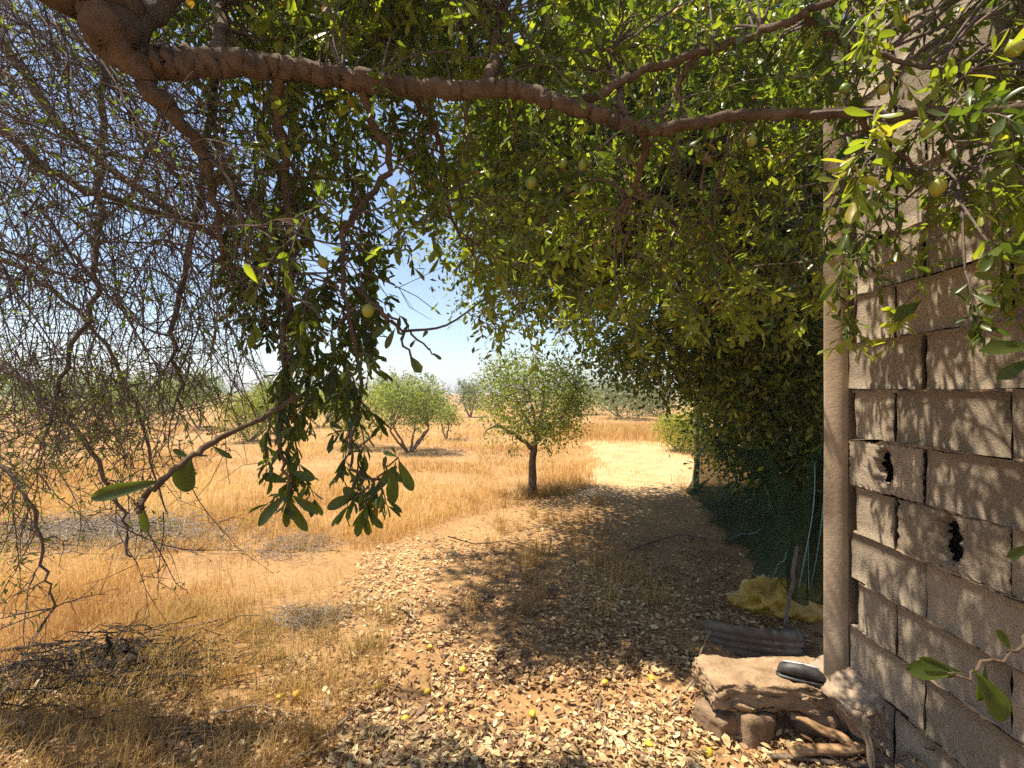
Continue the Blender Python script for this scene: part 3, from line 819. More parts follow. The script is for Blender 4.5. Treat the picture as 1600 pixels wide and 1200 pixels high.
def split_hero(lv, nmax, lim=9e9):
    """the leaves that show largest become objects of their own"""
    O, D, N, S, W, A = lv.cat()
    x = O[:, 0] / np.maximum(O[:, 1], .05) * F0 + CX; y = (CAMH - O[:, 2]) / np.maximum(O[:, 1], .05) * F0 + CY
    px_ = np.where((x > 5) & (x < 1595) & (y > 5) & (y < 1195) & (O[:, 1] > .4), S / O[:, 1] * F0, 0)
    k = np.argsort(-px_)[:nmax]
    mask = np.zeros(len(O), bool); mask[k] = True
    return (O, D, N, S, W, A), mask
arr, hero = split_hero(lvA, 300)
O, D, N, S, W, A = arr
V, T, tn = leaf_arrays(O[~hero], D[~hero], N[~hero], S[~hero], W[~hero], A[~hero])
o = link('foliage', mesh_tris('foliage', V, T, tn), M_leaf, TA); o['kind'] = 'stuff'
o = link('upper_foliage', lvTop.mesh('upper_foliage', KITE_V, KITE_T), M_leaf, TA); o['kind'] = 'stuff'
o = link('twigs', twA.mesh('twigs'), M_twig, TA); o['kind'] = 'stuff'
def leaf_variants(name, mat, TV, TT, lo=0, hi=1, n=10):
    out_ = []
    for k in range(n):
        me = mesh_tris(name, TV + np.random.default_rng(k).normal(0, .0035, TV.shape) + np.outer(np.sin(TV[:, 0] * 3.0), [0, np.random.default_rng(k + 50).normal(0, .03), np.random.default_rng(k + 90).normal(-.02, .06)]), TT, np.full(len(TV), lo + (hi - lo) * (k + .5) / n), True); me.materials.append(mat); out_.append(me)
    return out_
from mathutils import Matrix
def place_leaf(name, var, p, d, nn, s, w, t, parent=None):
    d = nrm(d); side_ = nrm(np.cross(nn, d)); nn = np.cross(d, side_)
    o = bpy.data.objects.new(name, var[min(len(var) - 1, max(0, int(t * len(var))))]); C.objects.link(o)
    M = Matrix(((d[0] * s, side_[0] * s * w, nn[0] * s, p[0]), (d[1] * s, side_[1] * s * w, nn[1] * s, p[1]), (d[2] * s, side_[2] * s * w, nn[2] * s, p[2]), (0, 0, 0, 1)))
    o.matrix_basis = M
    if parent is not None: o.parent = parent
    return o
varA = leaf_variants('leaf', M_leaf, HERO_V, HERO_T)
for k in np.where(hero)[0]:
    place_leaf('leaf', varA, O[k], D[k], N[k], S[k], W[k], A[k], TA)

# ------------------------------------------------------------------ half-bare twiggy tree on the left
TL = thing('bare_tree', 'half bare tree with a tangle of thin drooping twigs on the left', 'tree')
twL, lvL = MB(), Leaves()
def branchL(pts, r0, r1, name='branch'):
    sp = smooth_path(pts, 6, .008)
    mb = MB(); mb.tube(sp, np.linspace(r0, r1, len(sp)), 7, lump=.08)
    link(name, mb.mesh(name, True), M_twig, TL); return sp
branchL([[-3.4, 1.9, -.05], [-3.3, 1.95, 1.0], [-3.0, 2.0, 2.2], [-2.6, 2.0, 3.0], [-2.2, 2.0, 3.6]], .13, .05, 'trunk')
stems = [branchL([[-2.7, 2.0, 2.9], P(-60, -10, 1.5), P(90, 190, 1.5), P(250, 320, 1.5), P(400, 400, 1.5), P(440, 470, 1.5)], .02, .005),
         branchL([[-3.0, 2.0, 2.2], P(-60, 190, 1.45), P(80, 270, 1.45), P(230, 330, 1.45), P(330, 360, 1.45)], .022, .006),
         branchL([[-2.3, 2.0, 3.5], P(150, -80, 2.0), P(160, 150, 1.9), P(155, 360, 1.8), P(140, 480, 1.75), P(95, 590, 1.7), P(70, 700, 1.65)], .018, .005),
         branchL([[-2.3, 2.0, 3.5], P(300, -60, 1.5), P(330, 150, 1.5), P(310, 330, 1.5), P(270, 520, 1.5), P(285, 640, 1.5)], .02, .004),
         branchL([[-3.2, 1.95, 1.6], P(-80, 540, 1.9), P(40, 600, 1.85), P(130, 690, 1.8), P(190, 800, 1.8), P(205, 870, 1.8)], .016, .004),
         branchL([[-3.0, 2.0, 2.2], P(-60, 380, 2.0), P(60, 440, 2.0), P(170, 540, 2.0), P(225, 680, 2.0), P(260, 800, 2.0)], .015, .003),
         branchL([[-3.2, 1.95, 1.4], P(-70, 700, 1.8), P(30, 760, 1.75), P(70, 880, 1.75), P(85, 950, 1.75)], .012, .003),
         branchL([[-2.2, 2.0, 3.6], P(210, -120, 2.3), P(260, 100, 2.3), P(200, 300, 2.3), P(60, 420, 2.3)], .016, .005)]
def twigL(p, d, L, droop, r, nleaf, nside, tint=(0, .55)):
    n = 9; st = L / n; pts = [np.array(p)]; d = nrm(d)
    for k in range(n):
        d = nrm(d + rng.normal(0, .13, 3) + np.array([0, 0, -droop])); pts.append(pts[-1] + d * st)
    pts = np.array(pts); twL.tube(pts, np.linspace(r, r * .4, n + 1), 4, rng.random())
    tg = nrm(np.gradient(pts, axis=0))
    ends = [pts]
    for _ in range(nside):
        k = int(rng.integers(1, n)); q = pts[k]; dd = nrm(tg[k] * .7 + rand_dirs(1)[0]); l = U(.05, .20)
        sp = np.array([q, q + dd * l * .5 + rng.normal(0, .008, 3), q + dd * l + np.array([0, 0, -.04 * l]) + rng.normal(0, .01, 3)])
        twL.tube(sp, [r * .5, r * .4, r * .25], 3, rng.random()); ends.append(sp)
    if nleaf:
        al = np.concatenate(ends); i_ = rng.integers(0, len(al), nleaf)
        lvL.add(al[i_] + rng.normal(0, .006, (nleaf, 3)), nrm(rand_dirs(nleaf) + np.array([0, 0, -.3])), rand_dirs(nleaf), rng.uniform(.016, .032, nleaf), rng.uniform(.6, .95, nleaf), rng.uniform(*tint, nleaf))
for _ in range(560):                        # upper tangle, sweeping down to the right
    x, y, d = U(-160, 420), U(-180, 420), U(1.05, 1.75)
    if x > 230 + .5 * max(0, y): continue
    if y > 150 and rng.random() < (y - 150) / 380: continue
    twigL(P(x, y, d), [U(.1, .9), U(-.3, .3), U(-.9, .15)], U(.25, .6), .06, .0024 if rng.random() < .8 else .0045, int(rng.integers(2, 14)), 10)
for _ in range(230):                        # hanging veil lower down
    x, y, d = U(-120, 400), U(250, 560), U(1.2, 2.0)
    twigL(P(x, y, d), [U(-.35, .35), U(-.2, .2), -1], U(.25, .5), .05, .0022, int(rng.integers(0, 8)), 7)
for _ in range(150):                        # leafier low fringe
    x, y, d = U(-120, 300), U(540, 760), U(1.55, 2.2)
    if y > 620 + (300 - x) * .5: continue
    twigL(P(x, y, d), [U(-.5, .6), U(-.2, .2), U(-1, .1)], U(.2, .42), .08, .0028, int(rng.integers(14, 34)), 7)
for sp in stems:
    for _ in range(16):
        q = sp[int(rng.integers(4, len(sp)))]
        twigL(q, rand_dirs(1)[0] + np.array([0, 0, -.3]), U(.2, .5), .1, .003, int(rng.integers(2, 16)), 6)
for (x, y, x2, y2) in ((255, 800, 240, 930), (280, 690, 345, 900), (60, 800, 70, 950), (170, 810, 300, 960), (20, 800, 20, 930), (230, 830, 285, 950)):
    a_, b_ = P(x, y, 1.75), P(x2, y2, 1.75)
    twigL(a_, b_ - a_ , np.linalg.norm(b_ - a_) * 1.05, .01, .0032, 30, 8, (0, .5))
o = link('twigs', twL.mesh('twigs'), M_twig, TL); o['kind'] = 'stuff'
o = link('foliage', lvL.mesh('foliage', KITE_V, KITE_T), M_olive, TL); o['kind'] = 'stuff'

# ------------------------------------------------------------------ the round dark tree behind the wall
TB = thing('shade_tree', 'broad dense dark green tree shading the path behind the net', 'tree')
TB_nodes = []
def branchB(name, pts, r0, r1, sides=8):
    sp = smooth_path(pts, 5, .01); TB_nodes.append(sp); mb = MB(); mb.tube(sp, np.linspace(r0, r1, len(sp)), sides, lump=.06)
    link(name, mb.mesh(name, True), M_bark, TB); return sp
branchB('trunk', [[3.15, 5.05, -.05], [3.16, 5.05, .5], [3.1, 5.0, 1.1], [2.9, 4.95, 1.8], [2.6, 5.0, 2.6]], .07, .05)
branchB('trunk', [[3.55, 5.6, -.05], [3.45, 5.5, .8], [3.2, 5.4, 1.7], [2.7, 5.4, 2.8]], .10, .06)
for pts in ([[2.6, 5.0, 2.6], [2.0, 4.9, 3.2], [1.2, 4.9, 3.7], [.2, 5.0, 3.9], [-.6, 5.1, 3.6]], [[2.7, 5.4, 2.8], [2.3, 5.3, 3.9], [1.8, 5.3, 5.0], [1.6, 5.2, 6.0]], [[2.6, 5.0, 2.6], [2.2, 4.2, 2.9], [1.6, 3.6, 3.0], [1.0, 3.2, 2.9]],
            [[2.9, 4.95, 1.8], [2.4, 5.4, 2.0], [1.8, 5.8, 2.1], [1.2, 6.1, 2.0]], [[2.7, 5.4, 2.8], [3.4, 5.0, 3.5], [4.2, 4.6, 4.0]], [[2.6, 5.0, 2.6], [1.6, 5.6, 3.0], [.6, 6.0, 3.3], [.0, 6.2, 3.4]], [[2.0, 4.9, 3.2], [1.0, 4.3, 4.0], [.0, 3.7, 4.6], [-.9, 3.4, 4.8]], [[2.2, 4.2, 2.9], [1.7, 3.5, 3.6], [1.1, 3.0, 4.0], [.5, 2.8, 4.2]]):
    branchB('branch', pts, .04, .010)
lvB, twB = Leaves(), MB()
cB = np.concatenate([ellipsoid_pts((1.75, 5.3, 4.3), (2.35, 2.1, 2.5), 1900, .3), ellipsoid_pts((1.35, 4.4, 3.8), (1.5, 1.3, .8), 1000, .1), ellipsoid_pts((.38, 5.2, 3.6), (1.3, 1.7, 1.5), 1000, .2), ellipsoid_pts((3.5, 4.9, 3.2), (1.7, 1.9, 2.6), 1700, .3), ellipsoid_pts((.8, 4.0, 3.5), (1.1, 1.0, 1.1), 850, .1), ellipsoid_pts((1.0, 3.2, 3.4), (1.3, .85, .75), 850, .1), ellipsoid_pts((.15, 4.4, 3.4), (.75, 1.2, .9), 380, .2), ellipsoid_pts((2.9, 3.9, 2.5), (.9, .9, 1.4), 480, .2), ellipsoid_pts((3.5, 5.6, 1.6), (1.0, 1.3, 1.0), 500, .2),
                     ellipsoid_pts((1.7, 3.9, 3.1), (1.3, 1.0, 1.0), 650, .25), ellipsoid_pts((2.7, 4.6, 1.9), (.9, 1.5, 1.0), 500, .2), ellipsoid_pts((4.1, 5.4, 1.1), (1.5, 2.0, 1.5), 700, .2), ellipsoid_pts((1.9, 5.2, 1.95), (1.1, 1.2, .5), 420, .2), ellipsoid_pts((3.3, 6.4, 1.2), (.7, 1.2, .9), 320, .2), ellipsoid_pts((2.9, 4.4, 1.35), (.6, 1.2, .75), 420, .15), ellipsoid_pts((3.3, 5.2, .9), (.7, 1.4, .9), 420, .15)])
keep = (cB[:, 2] > .15) & (vnoise(cB[:, 0] * 1.5 + cB[:, 2] * 1.1, cB[:, 1] * 1.5 + cB[:, 2]) > -.5)
# low hem of the crown rises and falls
hem = 1.78 - .34 * np.clip((cB[:, 0] - .5) / 1.2, 0, 1) + .22 * vnoise(cB[:, 0] * 2.1, cB[:, 1] * 2.1 + 4)
keep &= (cB[:, 0] > 2.35) | (cB[:, 2] > hem)
keep &= (cB[:, 2] < 4.0) | (rng.random(len(cB)) < .45)
keep &= ~((cB[:, 0] < 2.0) & (cB[:, 1] < 3.0) & (cB[:, 2] < 1.9))
cB = cB[keep]
clumps(lvB, cB, 17, .17, (.06, .10), (.85, 1.3), (.0, 1.0), .6, .25)
# shoots along the rim
for c0 in cB[rng.choice(len(cB), 520, replace=False)]:
    spray(twB, lvB, c0, nrm(c0 - np.array([1.9, 5.1, 3.6]) + rng.normal(0, .6, 3)), U(.25, .5), .12, 6, 3, (.055, .085), tint=(.3, .95), side=0, r=.004)
# outer shoots that reach forward over the path and up towards the arching limb
nodesB = np.concatenate([np.array(x_) for x_ in TB_nodes])
def regionB(n, xr, yr, dr, L, size, tint=(.1, .85), ok=None, droop=.12, feedmax=1.2):
    c_ = 0
    while c_ < n:
        x, y, d = U(*xr), U(*yr), U(*dr)
        if ok is not None and not ok(x, y, d): continue
        p = P(x, y, d); c_ += 1
        if p[0] > 1.15 and p[1] < 2.35: continue
        dist = np.linalg.norm(nodesB - p, axis=1); q = nodesB[np.argmin(dist)]; dm = dist.min()
        if dm < feedmax: twB.tube(smooth_path([q, (p + q) / 2 + rng.normal(0, .08 * dm, 3), p], 4), np.linspace(.006, .004, 9), 4)
        spray(twB, lvB, p, nrm(nrm(p - q) * .5 + rand_dirs(1)[0] * .6 + np.array([0, 0, -.15])), U(*L), droop, 7, 3, size, tint=tint, side=1, r=.004)
regionB(240, (400, 760), (-160, 105), (2.6, 4.4), (.3, .55), (.045, .07))
regionB(420, (385, 740), (-330, 10), (2.7, 4.2), (.3, .55), (.06, .095))  # dense shoots mostly out of view, added to deepen the path shade
regionB(90, (700, 1000), (-60, 140), (2.6, 4.0), (.3, .55), (.045, .07))
regionB(120, (880, 1340), (-200, 120), (2.5, 3.6), (.25, .5), (.045, .07))
regionB(80, (690, 1320), (110, 330), (2.4, 3.4), (.25, .45), (.045, .07), ok=lambda x, y, d: x > 700)
regionB(110, (740, 1330), (300, 490), (2.5, 3.2), (.2, .38), (.05, .08), tint=(.5, 1.0))  # front shoots, again with sunlight put into a brighter leaf tint
o = link('crown', lvB.mesh('crown', KITE_V, KITE_T), M_leafB, TB); o['kind'] = 'stuff'
o = link('twigs', twB.mesh('twigs'), M_twig, TB); o['kind'] = 'stuff'

# ------------------------------------------------------------------ trees and bushes out in the field
def field_tree(bx, by, H, Wd, fork, label, name='field_tree', cat='tree', mat=None, stems_=1, nclump=120, per=26, size=(.04, .06), seed=0, group='young trees standing in the dry field', low=0.32, r=.045, leader=0.0, tint=(.1, .85), rad=.13, bark=None):
    global rng
    keep_rng = rng; rng = np.random.default_rng(1000 + seed)
    mat = mat or M_olive
    t = thing(name, label, cat, group); z0 = float(gh(bx, by)) - .04
    base = np.array([bx, by, z0]); tips = []
    for s_ in range(stems_):
        a_ = U(0, 6.28); spread = .10 + .22 * (stems_ > 1)
        top = base + np.array([math.cos(a_) * Wd * spread, math.sin(a_) * Wd * spread, fork * H * U(.9, 1.1)])
        b0 = base + np.array([U(-.04, .04), U(-.04, .04), 0]) * (stems_ > 1)
        sp = smooth_path([b0, (b0 + top) / 2 + rng.normal(0, .02, 3), top], 5, .006)
        mb = MB(); mb.tube(sp, np.linspace(r, r * .6, len(sp)), 7, lump=.06); link('trunk', mb.mesh('trunk', True), bark or M_bark, t)
        for k in range(5 if stems_ == 1 else 3):
            a2 = a_ + (k - 1) * 1.35 + U(-.4, .4) if stems_ > 1 else k * 1.26 + U(-.4, .4)
            e = base + np.array([math.cos(a2) * Wd * U(.22, .40), math.sin(a2) * Wd * U(.22, .40), H * U(.6, .9)])
            sp2 = smooth_path([top, top + (e - top) * .5 + np.array([0, 0, .06 * H]) + rng.normal(0, .03, 3), e], 5, .008)
            mb = MB(); mb.tube(sp2, np.linspace(r * .5, r * .14, len(sp2)), 5); link('branch', mb.mesh('branch', True), bark or M_bark, t); tips.append(sp2[4:])
    tips = np.concatenate(tips)
    nclump = int(nclump * 1.15); size = (size[0] * 1.2, size[1] * 1.2)
    lv, tw = Leaves(), MB()
    c = ellipsoid_pts(base + np.array([0, 0, H * (low + 1) / 2]), (Wd / 2, Wd / 2, H * (1 - low) / 2 * .98), nclump, .3)
    c = c[vnoise(c[:, 0] * 5 / Wd + seed, c[:, 2] * 5 / H + c[:, 1]) > -.22]
    c = np.concatenate([c, tips[rng.integers(0, len(tips), nclump // 5)]])
    clumps(lv, c, per, rad, size, (.8, 1.2), tint, .5, .15, .9)
    for c0 in c[rng.choice(len(c), len(c) // 3, replace=False)]:
        q = tips[np.argmin(((tips - c0) ** 2).sum(1))]
        tw.tube(np.array([q, (q + c0) / 2 + rng.normal(0, .03, 3), c0]), [r * .14, r * .1, r * .06], 3)
    for _ in range(int(leader)):
        c0 = c[rng.integers(len(c))]; c0 = c0 if c0[2] > base[2] + H * .6 else c0 + np.array([0, 0, H * .3])
        spray(tw, lv, c0, [U(-.2, .2), U(-.2, .2), 1], U(.25, .5) * H * .4, -.02, 6, 3, size, side=0, r=r * .1, tint=tint)
    o = link('crown', lv.mesh('crown', KITE_V, KITE_T), mat, t); o['kind'] = 'stuff'
    o = link('twigs', tw.mesh('twigs'), M_twig, t); o['kind'] = 'stuff'
    rng = keep_rng
    return t
def FG(px_, py_):
    p = G(px_, py_); return p[0], p[1]
# the one close tree: own skeleton so that its fork matches
x0, y0 = FG(833, 772)
TM = thing('young_tree', 'young tree with a forked brown trunk at the edge of the shaded path', 'tree')
zb = float(gh(x0, y0)) - .05
def bm_(name, pts, r0, r1):
    sp = smooth_path(pts, 5, .006); mb = MB(); mb.tube(sp, np.linspace(r0, r1, len(sp)), 8, lump=.06); link(name, mb.mesh(name, True), M_bark, TM); return sp[3:]
k_ = y0 / F0
Q = lambda px_, py_, dy=0: P(px_, py_, y0 + dy)
tipsM = [bm_('trunk', [[x0, y0, zb], Q(832, 730), Q(834, 705), Q(836, 690)], .062, .042)]
tipsM += [bm_('branch', [Q(834, 706), Q(820, 690, -.05), Q(797, 675, -.1), Q(780, 666, -.15), Q(765, 670, -.2), Q(755, 682, -.25)], .036, .006),
          bm_('branch', [Q(836, 692), Q(842, 660, .1), Q(850, 620, .2), Q(845, 580, .3)], .032, .008), bm_('branch', [Q(836, 692), Q(860, 668, -.1), Q(885, 640, -.2), Q(900, 610, -.3)], .026, .006),
          bm_('branch', [Q(838, 680), Q(815, 640, .2), Q(795, 600, .3), Q(780, 575, .3)], .026, .006), bm_('branch', [Q(836, 690), Q(835, 650, -.3), Q(825, 610, -.6)], .022, .006), bm_('branch', [Q(838, 685), Q(850, 650, .5), Q(860, 610, .8)], .022, .006)]
tM = np.concatenate(tipsM[2:])
lvM, twM = Leaves(), MB()
cM = np.concatenate([ellipsoid_pts(Q(838, 625, 0), (.86, .80, .62), 330, .35), ellipsoid_pts(Q(800, 588, .1), (.42, .5, .35), 70, .2), ellipsoid_pts(Q(880, 610, 0), (.5, .5, .5), 80, .2), ellipsoid_pts(Q(868, 672, 0), (.40, .4, .22), 34, .2)])
cM = cM[vnoise(cM[:, 0] * 3.3 + 7, cM[:, 2] * 3.3 + cM[:, 1] * 2) > -.48]
clumps(lvM, cM, 19, .10, (.045, .072), (.8, 1.15), (.05, .9), .5, .1, .9)
for c0 in cM[::3]:
    q = tM[np.argmin(((tM - c0) ** 2).sum(1))]
    twM.tube(np.array([q, (q + c0) / 2 + rng.normal(0, .03, 3), c0]), [.006, .005, .003], 4)
for _ in range(26):
    c0 = cM[rng.integers(len(cM))]
    spray(twM, lvM, c0, nrm(c0 - Q(838, 640) + np.array([0, 0, .25])), U(.25, .5), 0, 6, 3, (.045, .065), side=0, r=.004, tint=(.3, .9))
for (x, y) in ((800, 700), (803, 706), (766, 684), (855, 704), (760, 690)):
    clumps(lvM, [Q(x, y, -.1)], 26, .05, (.04, .06), (.8, 1.1), (.1, .6))
o = link('crown', lvM.mesh('crown', KITE_V, KITE_T), M_olive, TM); o['kind'] = 'stuff'
o = link('twigs', twM.mesh('twigs'), M_twig, TM); o['kind'] = 'stuff'

field_tree(*FG(640, 706), 1.95, 1.62, .34, 'pale olive tree with several splayed stems left of the young forked tree', stems_=5, seed=1, nclump=190, per=24, size=(.05, .08), r=.035, leader=26, low=.30)
field_tree(*FG(698, 687), 1.15, .75, .4, 'small sparse tree with a V of two thin stems in the dry grass', stems_=2, seed=2, nclump=42, per=18, size=(.06, .09), r=.03, leader=14, low=.42)
field_tree(*FG(735, 652), 2.2, 1.6, .4, 'grey thin tree far off beside the reddish scrub', mat=M_greyleaf, stems_=3, seed=3, nclump=80, per=18, size=(.08, .13), r=.05, leader=18, low=.25, rad=.2)
field_tree(*FG(556, 700), 2.1, 1.95, .28, 'yellowish bushy tree half hidden behind the hanging leafy branches', stems_=3, seed=4, nclump=220, per=24, size=(.05, .08), leader=20, low=.15, tint=(.3, 1))
field_tree(*FG(388, 690), 1.55, 1.5, .25, 'bright yellow green bush right of the dark round field tree', mat=M_limebush, stems_=3, seed=5, nclump=150, per=26, size=(.05, .08), low=.08, leader=14)
field_tree(*FG(312, 672), 2.35, 1.85, .36, 'dark round tree on thin stems in the field at left', stems_=2, seed=6, nclump=170, per=28, size=(.06, .09), low=.34, tint=(0, .55), leader=10, rad=.16)
field_tree(*FG(225, 664), 2.2, 2.6, .25, 'wide green bush behind the bare tree twigs', stems_=3, seed=7, nclump=170, per=26, size=(.07, .11), low=.12, rad=.2)
field_tree(*FG(120, 662), 2.6, 3.0, .25, 'yellow green bush at far left behind the twigs', mat=M_limebush, stems_=3, seed=8, nclump=170, per=26, size=(.07, .11), low=.1, rad=.2)
field_tree(*FG(30, 668), 2.2, 2.2, .25, 'olive bush cut by the left picture edge', stems_=3, seed=9, nclump=120, per=26, size=(.07, .11), low=.1, rad=.2)
field_tree(*FG(500, 668), 2.0, 2.1, .3, 'pale green tree behind the leafy hanging tails', stems_=3, seed=10, nclump=120, per=24, size=(.07, .1), low=.2, rad=.18)
field_tree(*FG(1060, 704), 1.02, 1.15, .3, 'bright lime green bush beside the net post', 'lime_bush', 'bush', M_limebush, 3, 170, 26, (.04, .065), 11, 'bushes along the path', .1, .02, 10, (.2, 1), .10)
field_tree(*FG(975, 655), 2.2, 3.4, .3, 'grey green spreading tree at the far end of the path', mat=M_greyleaf, stems_=3, seed=12, nclump=170, per=24, size=(.09, .15), low=.1, rad=.26, group='far trees past the path')
field_tree(*FG(905, 648), 2.6, 3.0, .3, 'dark olive tree behind the young forked tree', stems_=2, seed=13, nclump=150, per=24, size=(.09, .15), low=.1, rad=.26, tint=(0, .5), group='far trees past the path')
field_tree(*FG(1025, 650), 1.7, 2.4, .3, 'low grey green tree right of the far end of the path', mat=M_greyleaf, stems_=2, seed=14, nclump=120, per=24, size=(.09, .15), low=.05, rad=.26, group='far trees past the path')
field_tree(*FG(672, 655), 2.0, 2.4, .3, 'hazy green tree behind the splayed olive tree', mat=M_greyleaf, stems_=2, seed=15, nclump=100, per=22, size=(.09, .15), low=.1, rad=.22)

for (x_, y_, h_, w_, s_, l_) in ((432, 676, 1.9, 1.5, 31, 'slim fresh green tree just right of the bright yellow green bush'), (268, 656, 2.4, 2.2, 32, 'fresh green tree far off between the dark round tree and the wide bush'),
                                 (170, 652, 2.6, 2.4, 33, 'tall green tree far off behind the twigs of the bare tree'), (602, 662, 2.3, 1.9, 34, 'upright green tree far behind the splayed olive tree')):
    field_tree(*FG(x_, y_), h_, w_, .3, l_, stems_=2, seed=s_, nclump=110, per=22, size=(.07, .11), low=.2, rad=.18, leader=16)

# far scrub line that reads as one mass
lv = Leaves()
n = 760
an = np.radians(U(-62, 40, n)); R = U(34, 85, n)
wv = vnoise(an * 14, R * .05); an = an[wv > -.1]; R = R[wv > -.1]; n = len(an)
hh = (.7 + 2.4 * np.clip(vnoise(an * 14, R * .05) + .1, 0, 1.2)) * (R / 45) ** .9
cx_ = np.stack([R * np.sin(an), R * np.cos(an), hh * U(.1, .95, n)], -1)
clumps(lv, cx_, 34, .55, (.25, .5), (.9, 1.5), (0, 1), .6, .1, .7)
tag(link('far_scrub', lv.mesh('far_scrub', KITE_V, KITE_T), M_greyleaf), 'hazy line of scrub and treetops along the horizon', 'scrub', kind='stuff')

# ------------------------------------------------------------------ dry grass
def blades(x, y, h, w, lean, tint, name, mat, label, cat):
    n = len(x); z = gh(x, y) - .01
    a_ = U(0, 6.283, n); B = np.stack([x, y, z], -1)
    s = np.stack([np.cos(a_), np.sin(a_), 0 * a_], -1); l = np.stack([-np.sin(a_), np.cos(a_), 0 * a_], -1) * lean[:, None] * h[:, None]
    up = np.stack([0 * h, 0 * h, h], -1)
    V = np.stack([B - s * w[:, None], B + s * w[:, None], B + up * .55 + l * .3 - s * w[:, None] * .7, B + up * .55 + l * .3 + s * w[:, None] * .7, B + up * (1 - .25 * lean[:, None] ** 2) + l], 1).reshape(-1, 3)
    T = (np.array([[0, 1, 3], [0, 3, 2], [2, 3, 4]])[None] + (np.arange(n) * 5)[:, None, None]).reshape(-1, 3)
    return tag(link(name, mesh_tris(name, V, T, np.repeat(tint, 5)), mat), label, cat, kind='stuff')
# field grass, denser towards the horizon in ground terms is not needed: sample per picture row, build in true size
n = 420000
pyv = 636 + (1130 - 636) * rng.random(n) ** 1.35
d = CAMH * F0 / (pyv - CY); pxv = U(-150, 1180, n)
x = d * (pxv - CX) / F0
dens = (1 - clear_mask(x, d)) * np.clip(.6 + .9 * vnoise(x * .8, d * .8 + 5) + .5 * vnoise(x * 3, d * 3), .08, 1)
dens *= np.where((d < 6.3), np.clip((-.05 - x) / .5, 0, 1) * .9 + .02, 1)
dens *= np.where(d < 4.2, np.clip(.55 + 1.1 * vnoise(x * 1.6 + 2, d * 1.6), .10, 1), 1)
dens = np.where((x > 2.7) & (d < 9), dens * .15, dens)
dens *= 1 - .85 * np.exp(-(((x + 4.3) / 1.0) ** 2 + ((d - 4.7) / .45) ** 2) ** 2)
kk = rng.random(n) < dens
x, d = x[kk], d[kk]; n = len(x)
ht = (.06 + .125 * rng.random(n) ** 2.5) * (1 + .6 * vnoise(x * .5 + 8, d * .5)) * np.clip(d / 4.5, .7, 1.2)
blades(x, d, ht, np.maximum(.0013, d * .00042) * U(.7, 1.4, n), U(.1, .9, n), np.clip(.58 + .4 * vnoise(x * .7, d * .7) + rng.normal(0, .2, n), 0, 1), 'dry_grass', M_grass, 'golden dry grass covering the open field left of the path', 'grass')
# tall grass band closing the end of the path
n = 16000
x = U(1.2, 7.5, n); d = 12.6 + 6.6 * rng.random(n) ** .7 + .9 * vnoise(x * .9, x * 0)
blades(x, d, U(.12, .42, n) * np.clip((d - 11.6) / 2.5, .3, 1), np.full(n, .005), U(.1, .7, n), np.clip(rng.normal(.45, .2, n), 0, 1), 'tall_grass', M_grass, 'taller straw coloured grass standing across the end of the path', 'grass')
# brownish green tufts bottom left
n = 11000
tx, ty = U(-2.5, -.25, 240), U(1.55, 3.1, 240)
w_ = np.clip((-.45 - tx) / .5, 0, 1); sel = rng.random(240) < w_; tx, ty = tx[sel], ty[sel]
i_ = rng.integers(0, len(tx), n)
x = tx[i_] + rng.normal(0, .055, n); d = ty[i_] + rng.normal(0, .055, n)
blades(x, d, U(.04, .19, n), np.full(n, .0013) * U(.7, 1.5, n), U(.2, 1.1, n), np.clip(.45 + .4 * vnoise(x * 1.1, d * 1.1 + 3) + rng.normal(0, .2, n), 0, 1), 'grass_tufts', M_greengrass, 'fine brownish green grass tufts in the lower left corner', 'grass')
# weeds at the foot of the young tree and a few along the shade edge
n = 2600
tx = np.concatenate([x0 + rng.normal(0, .28, 26), U(-.4, 1.2, 40)]); ty = np.concatenate([y0 - .1 + rng.normal(0, .18, 26), U(3.0, 6.0, 40)])
i_ = rng.integers(0, len(tx), n)
x = tx[i_] + rng.normal(0, .04, n); d = ty[i_] + rng.normal(0, .04, n)
blades(x, d, U(.06, .28, n), np.full(n, .0022), U(.2, .9, n), np.clip(rng.normal(.5, .25, n), 0, 1), 'weeds', M_greengrass, 'dry weeds sprouting under the young tree and along the shade', 'weeds')

n = 5000
tx, ty = U(1.0, 5.0, 150), U(6.6, 13.6, 150)
i_ = rng.integers(0, 150, n); x = tx[i_] + rng.normal(0, .12, n); d = ty[i_] + rng.normal(0, .12, n)
blades(x, d, U(.02, .10, n), np.full(n, .003), U(.2, 1.0, n), np.clip(rng.normal(.4, .25, n), 0, 1), 'track_stubble', M_grass, 'sparse low stubble dotted over the bright sandy track', 'grass')

# ------------------------------------------------------------------ leaf litter
n = 100000
pyv = 742 + (1240 - 742) * rng.random(n) ** .9; d = CAMH * F0 / (pyv - CY); x = d * (U(-60, 1620, n) - CX) / F0
dn = np.clip(clear_mask(x, d) + np.where((x < -.6) & (d < 2.4), .35, 0), 0, 1) * np.clip(.72 + .6 * vnoise(x * 2.2 + 4, d * 2.2) + .5 * vnoise(x * 6, d * 6 + 9), .12, 1)
dn *= 1 - .93 * np.exp(-(((x - .07) / .36) ** 2 + ((d - 2.08) / .24) ** 2) ** 1.5)
dn = np.where((x > 1.42) & (d < 2.12), 0, dn)
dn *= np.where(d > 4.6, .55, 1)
dn = np.where(x > 2.0 + (d - 3) * .3, dn * .5, dn)

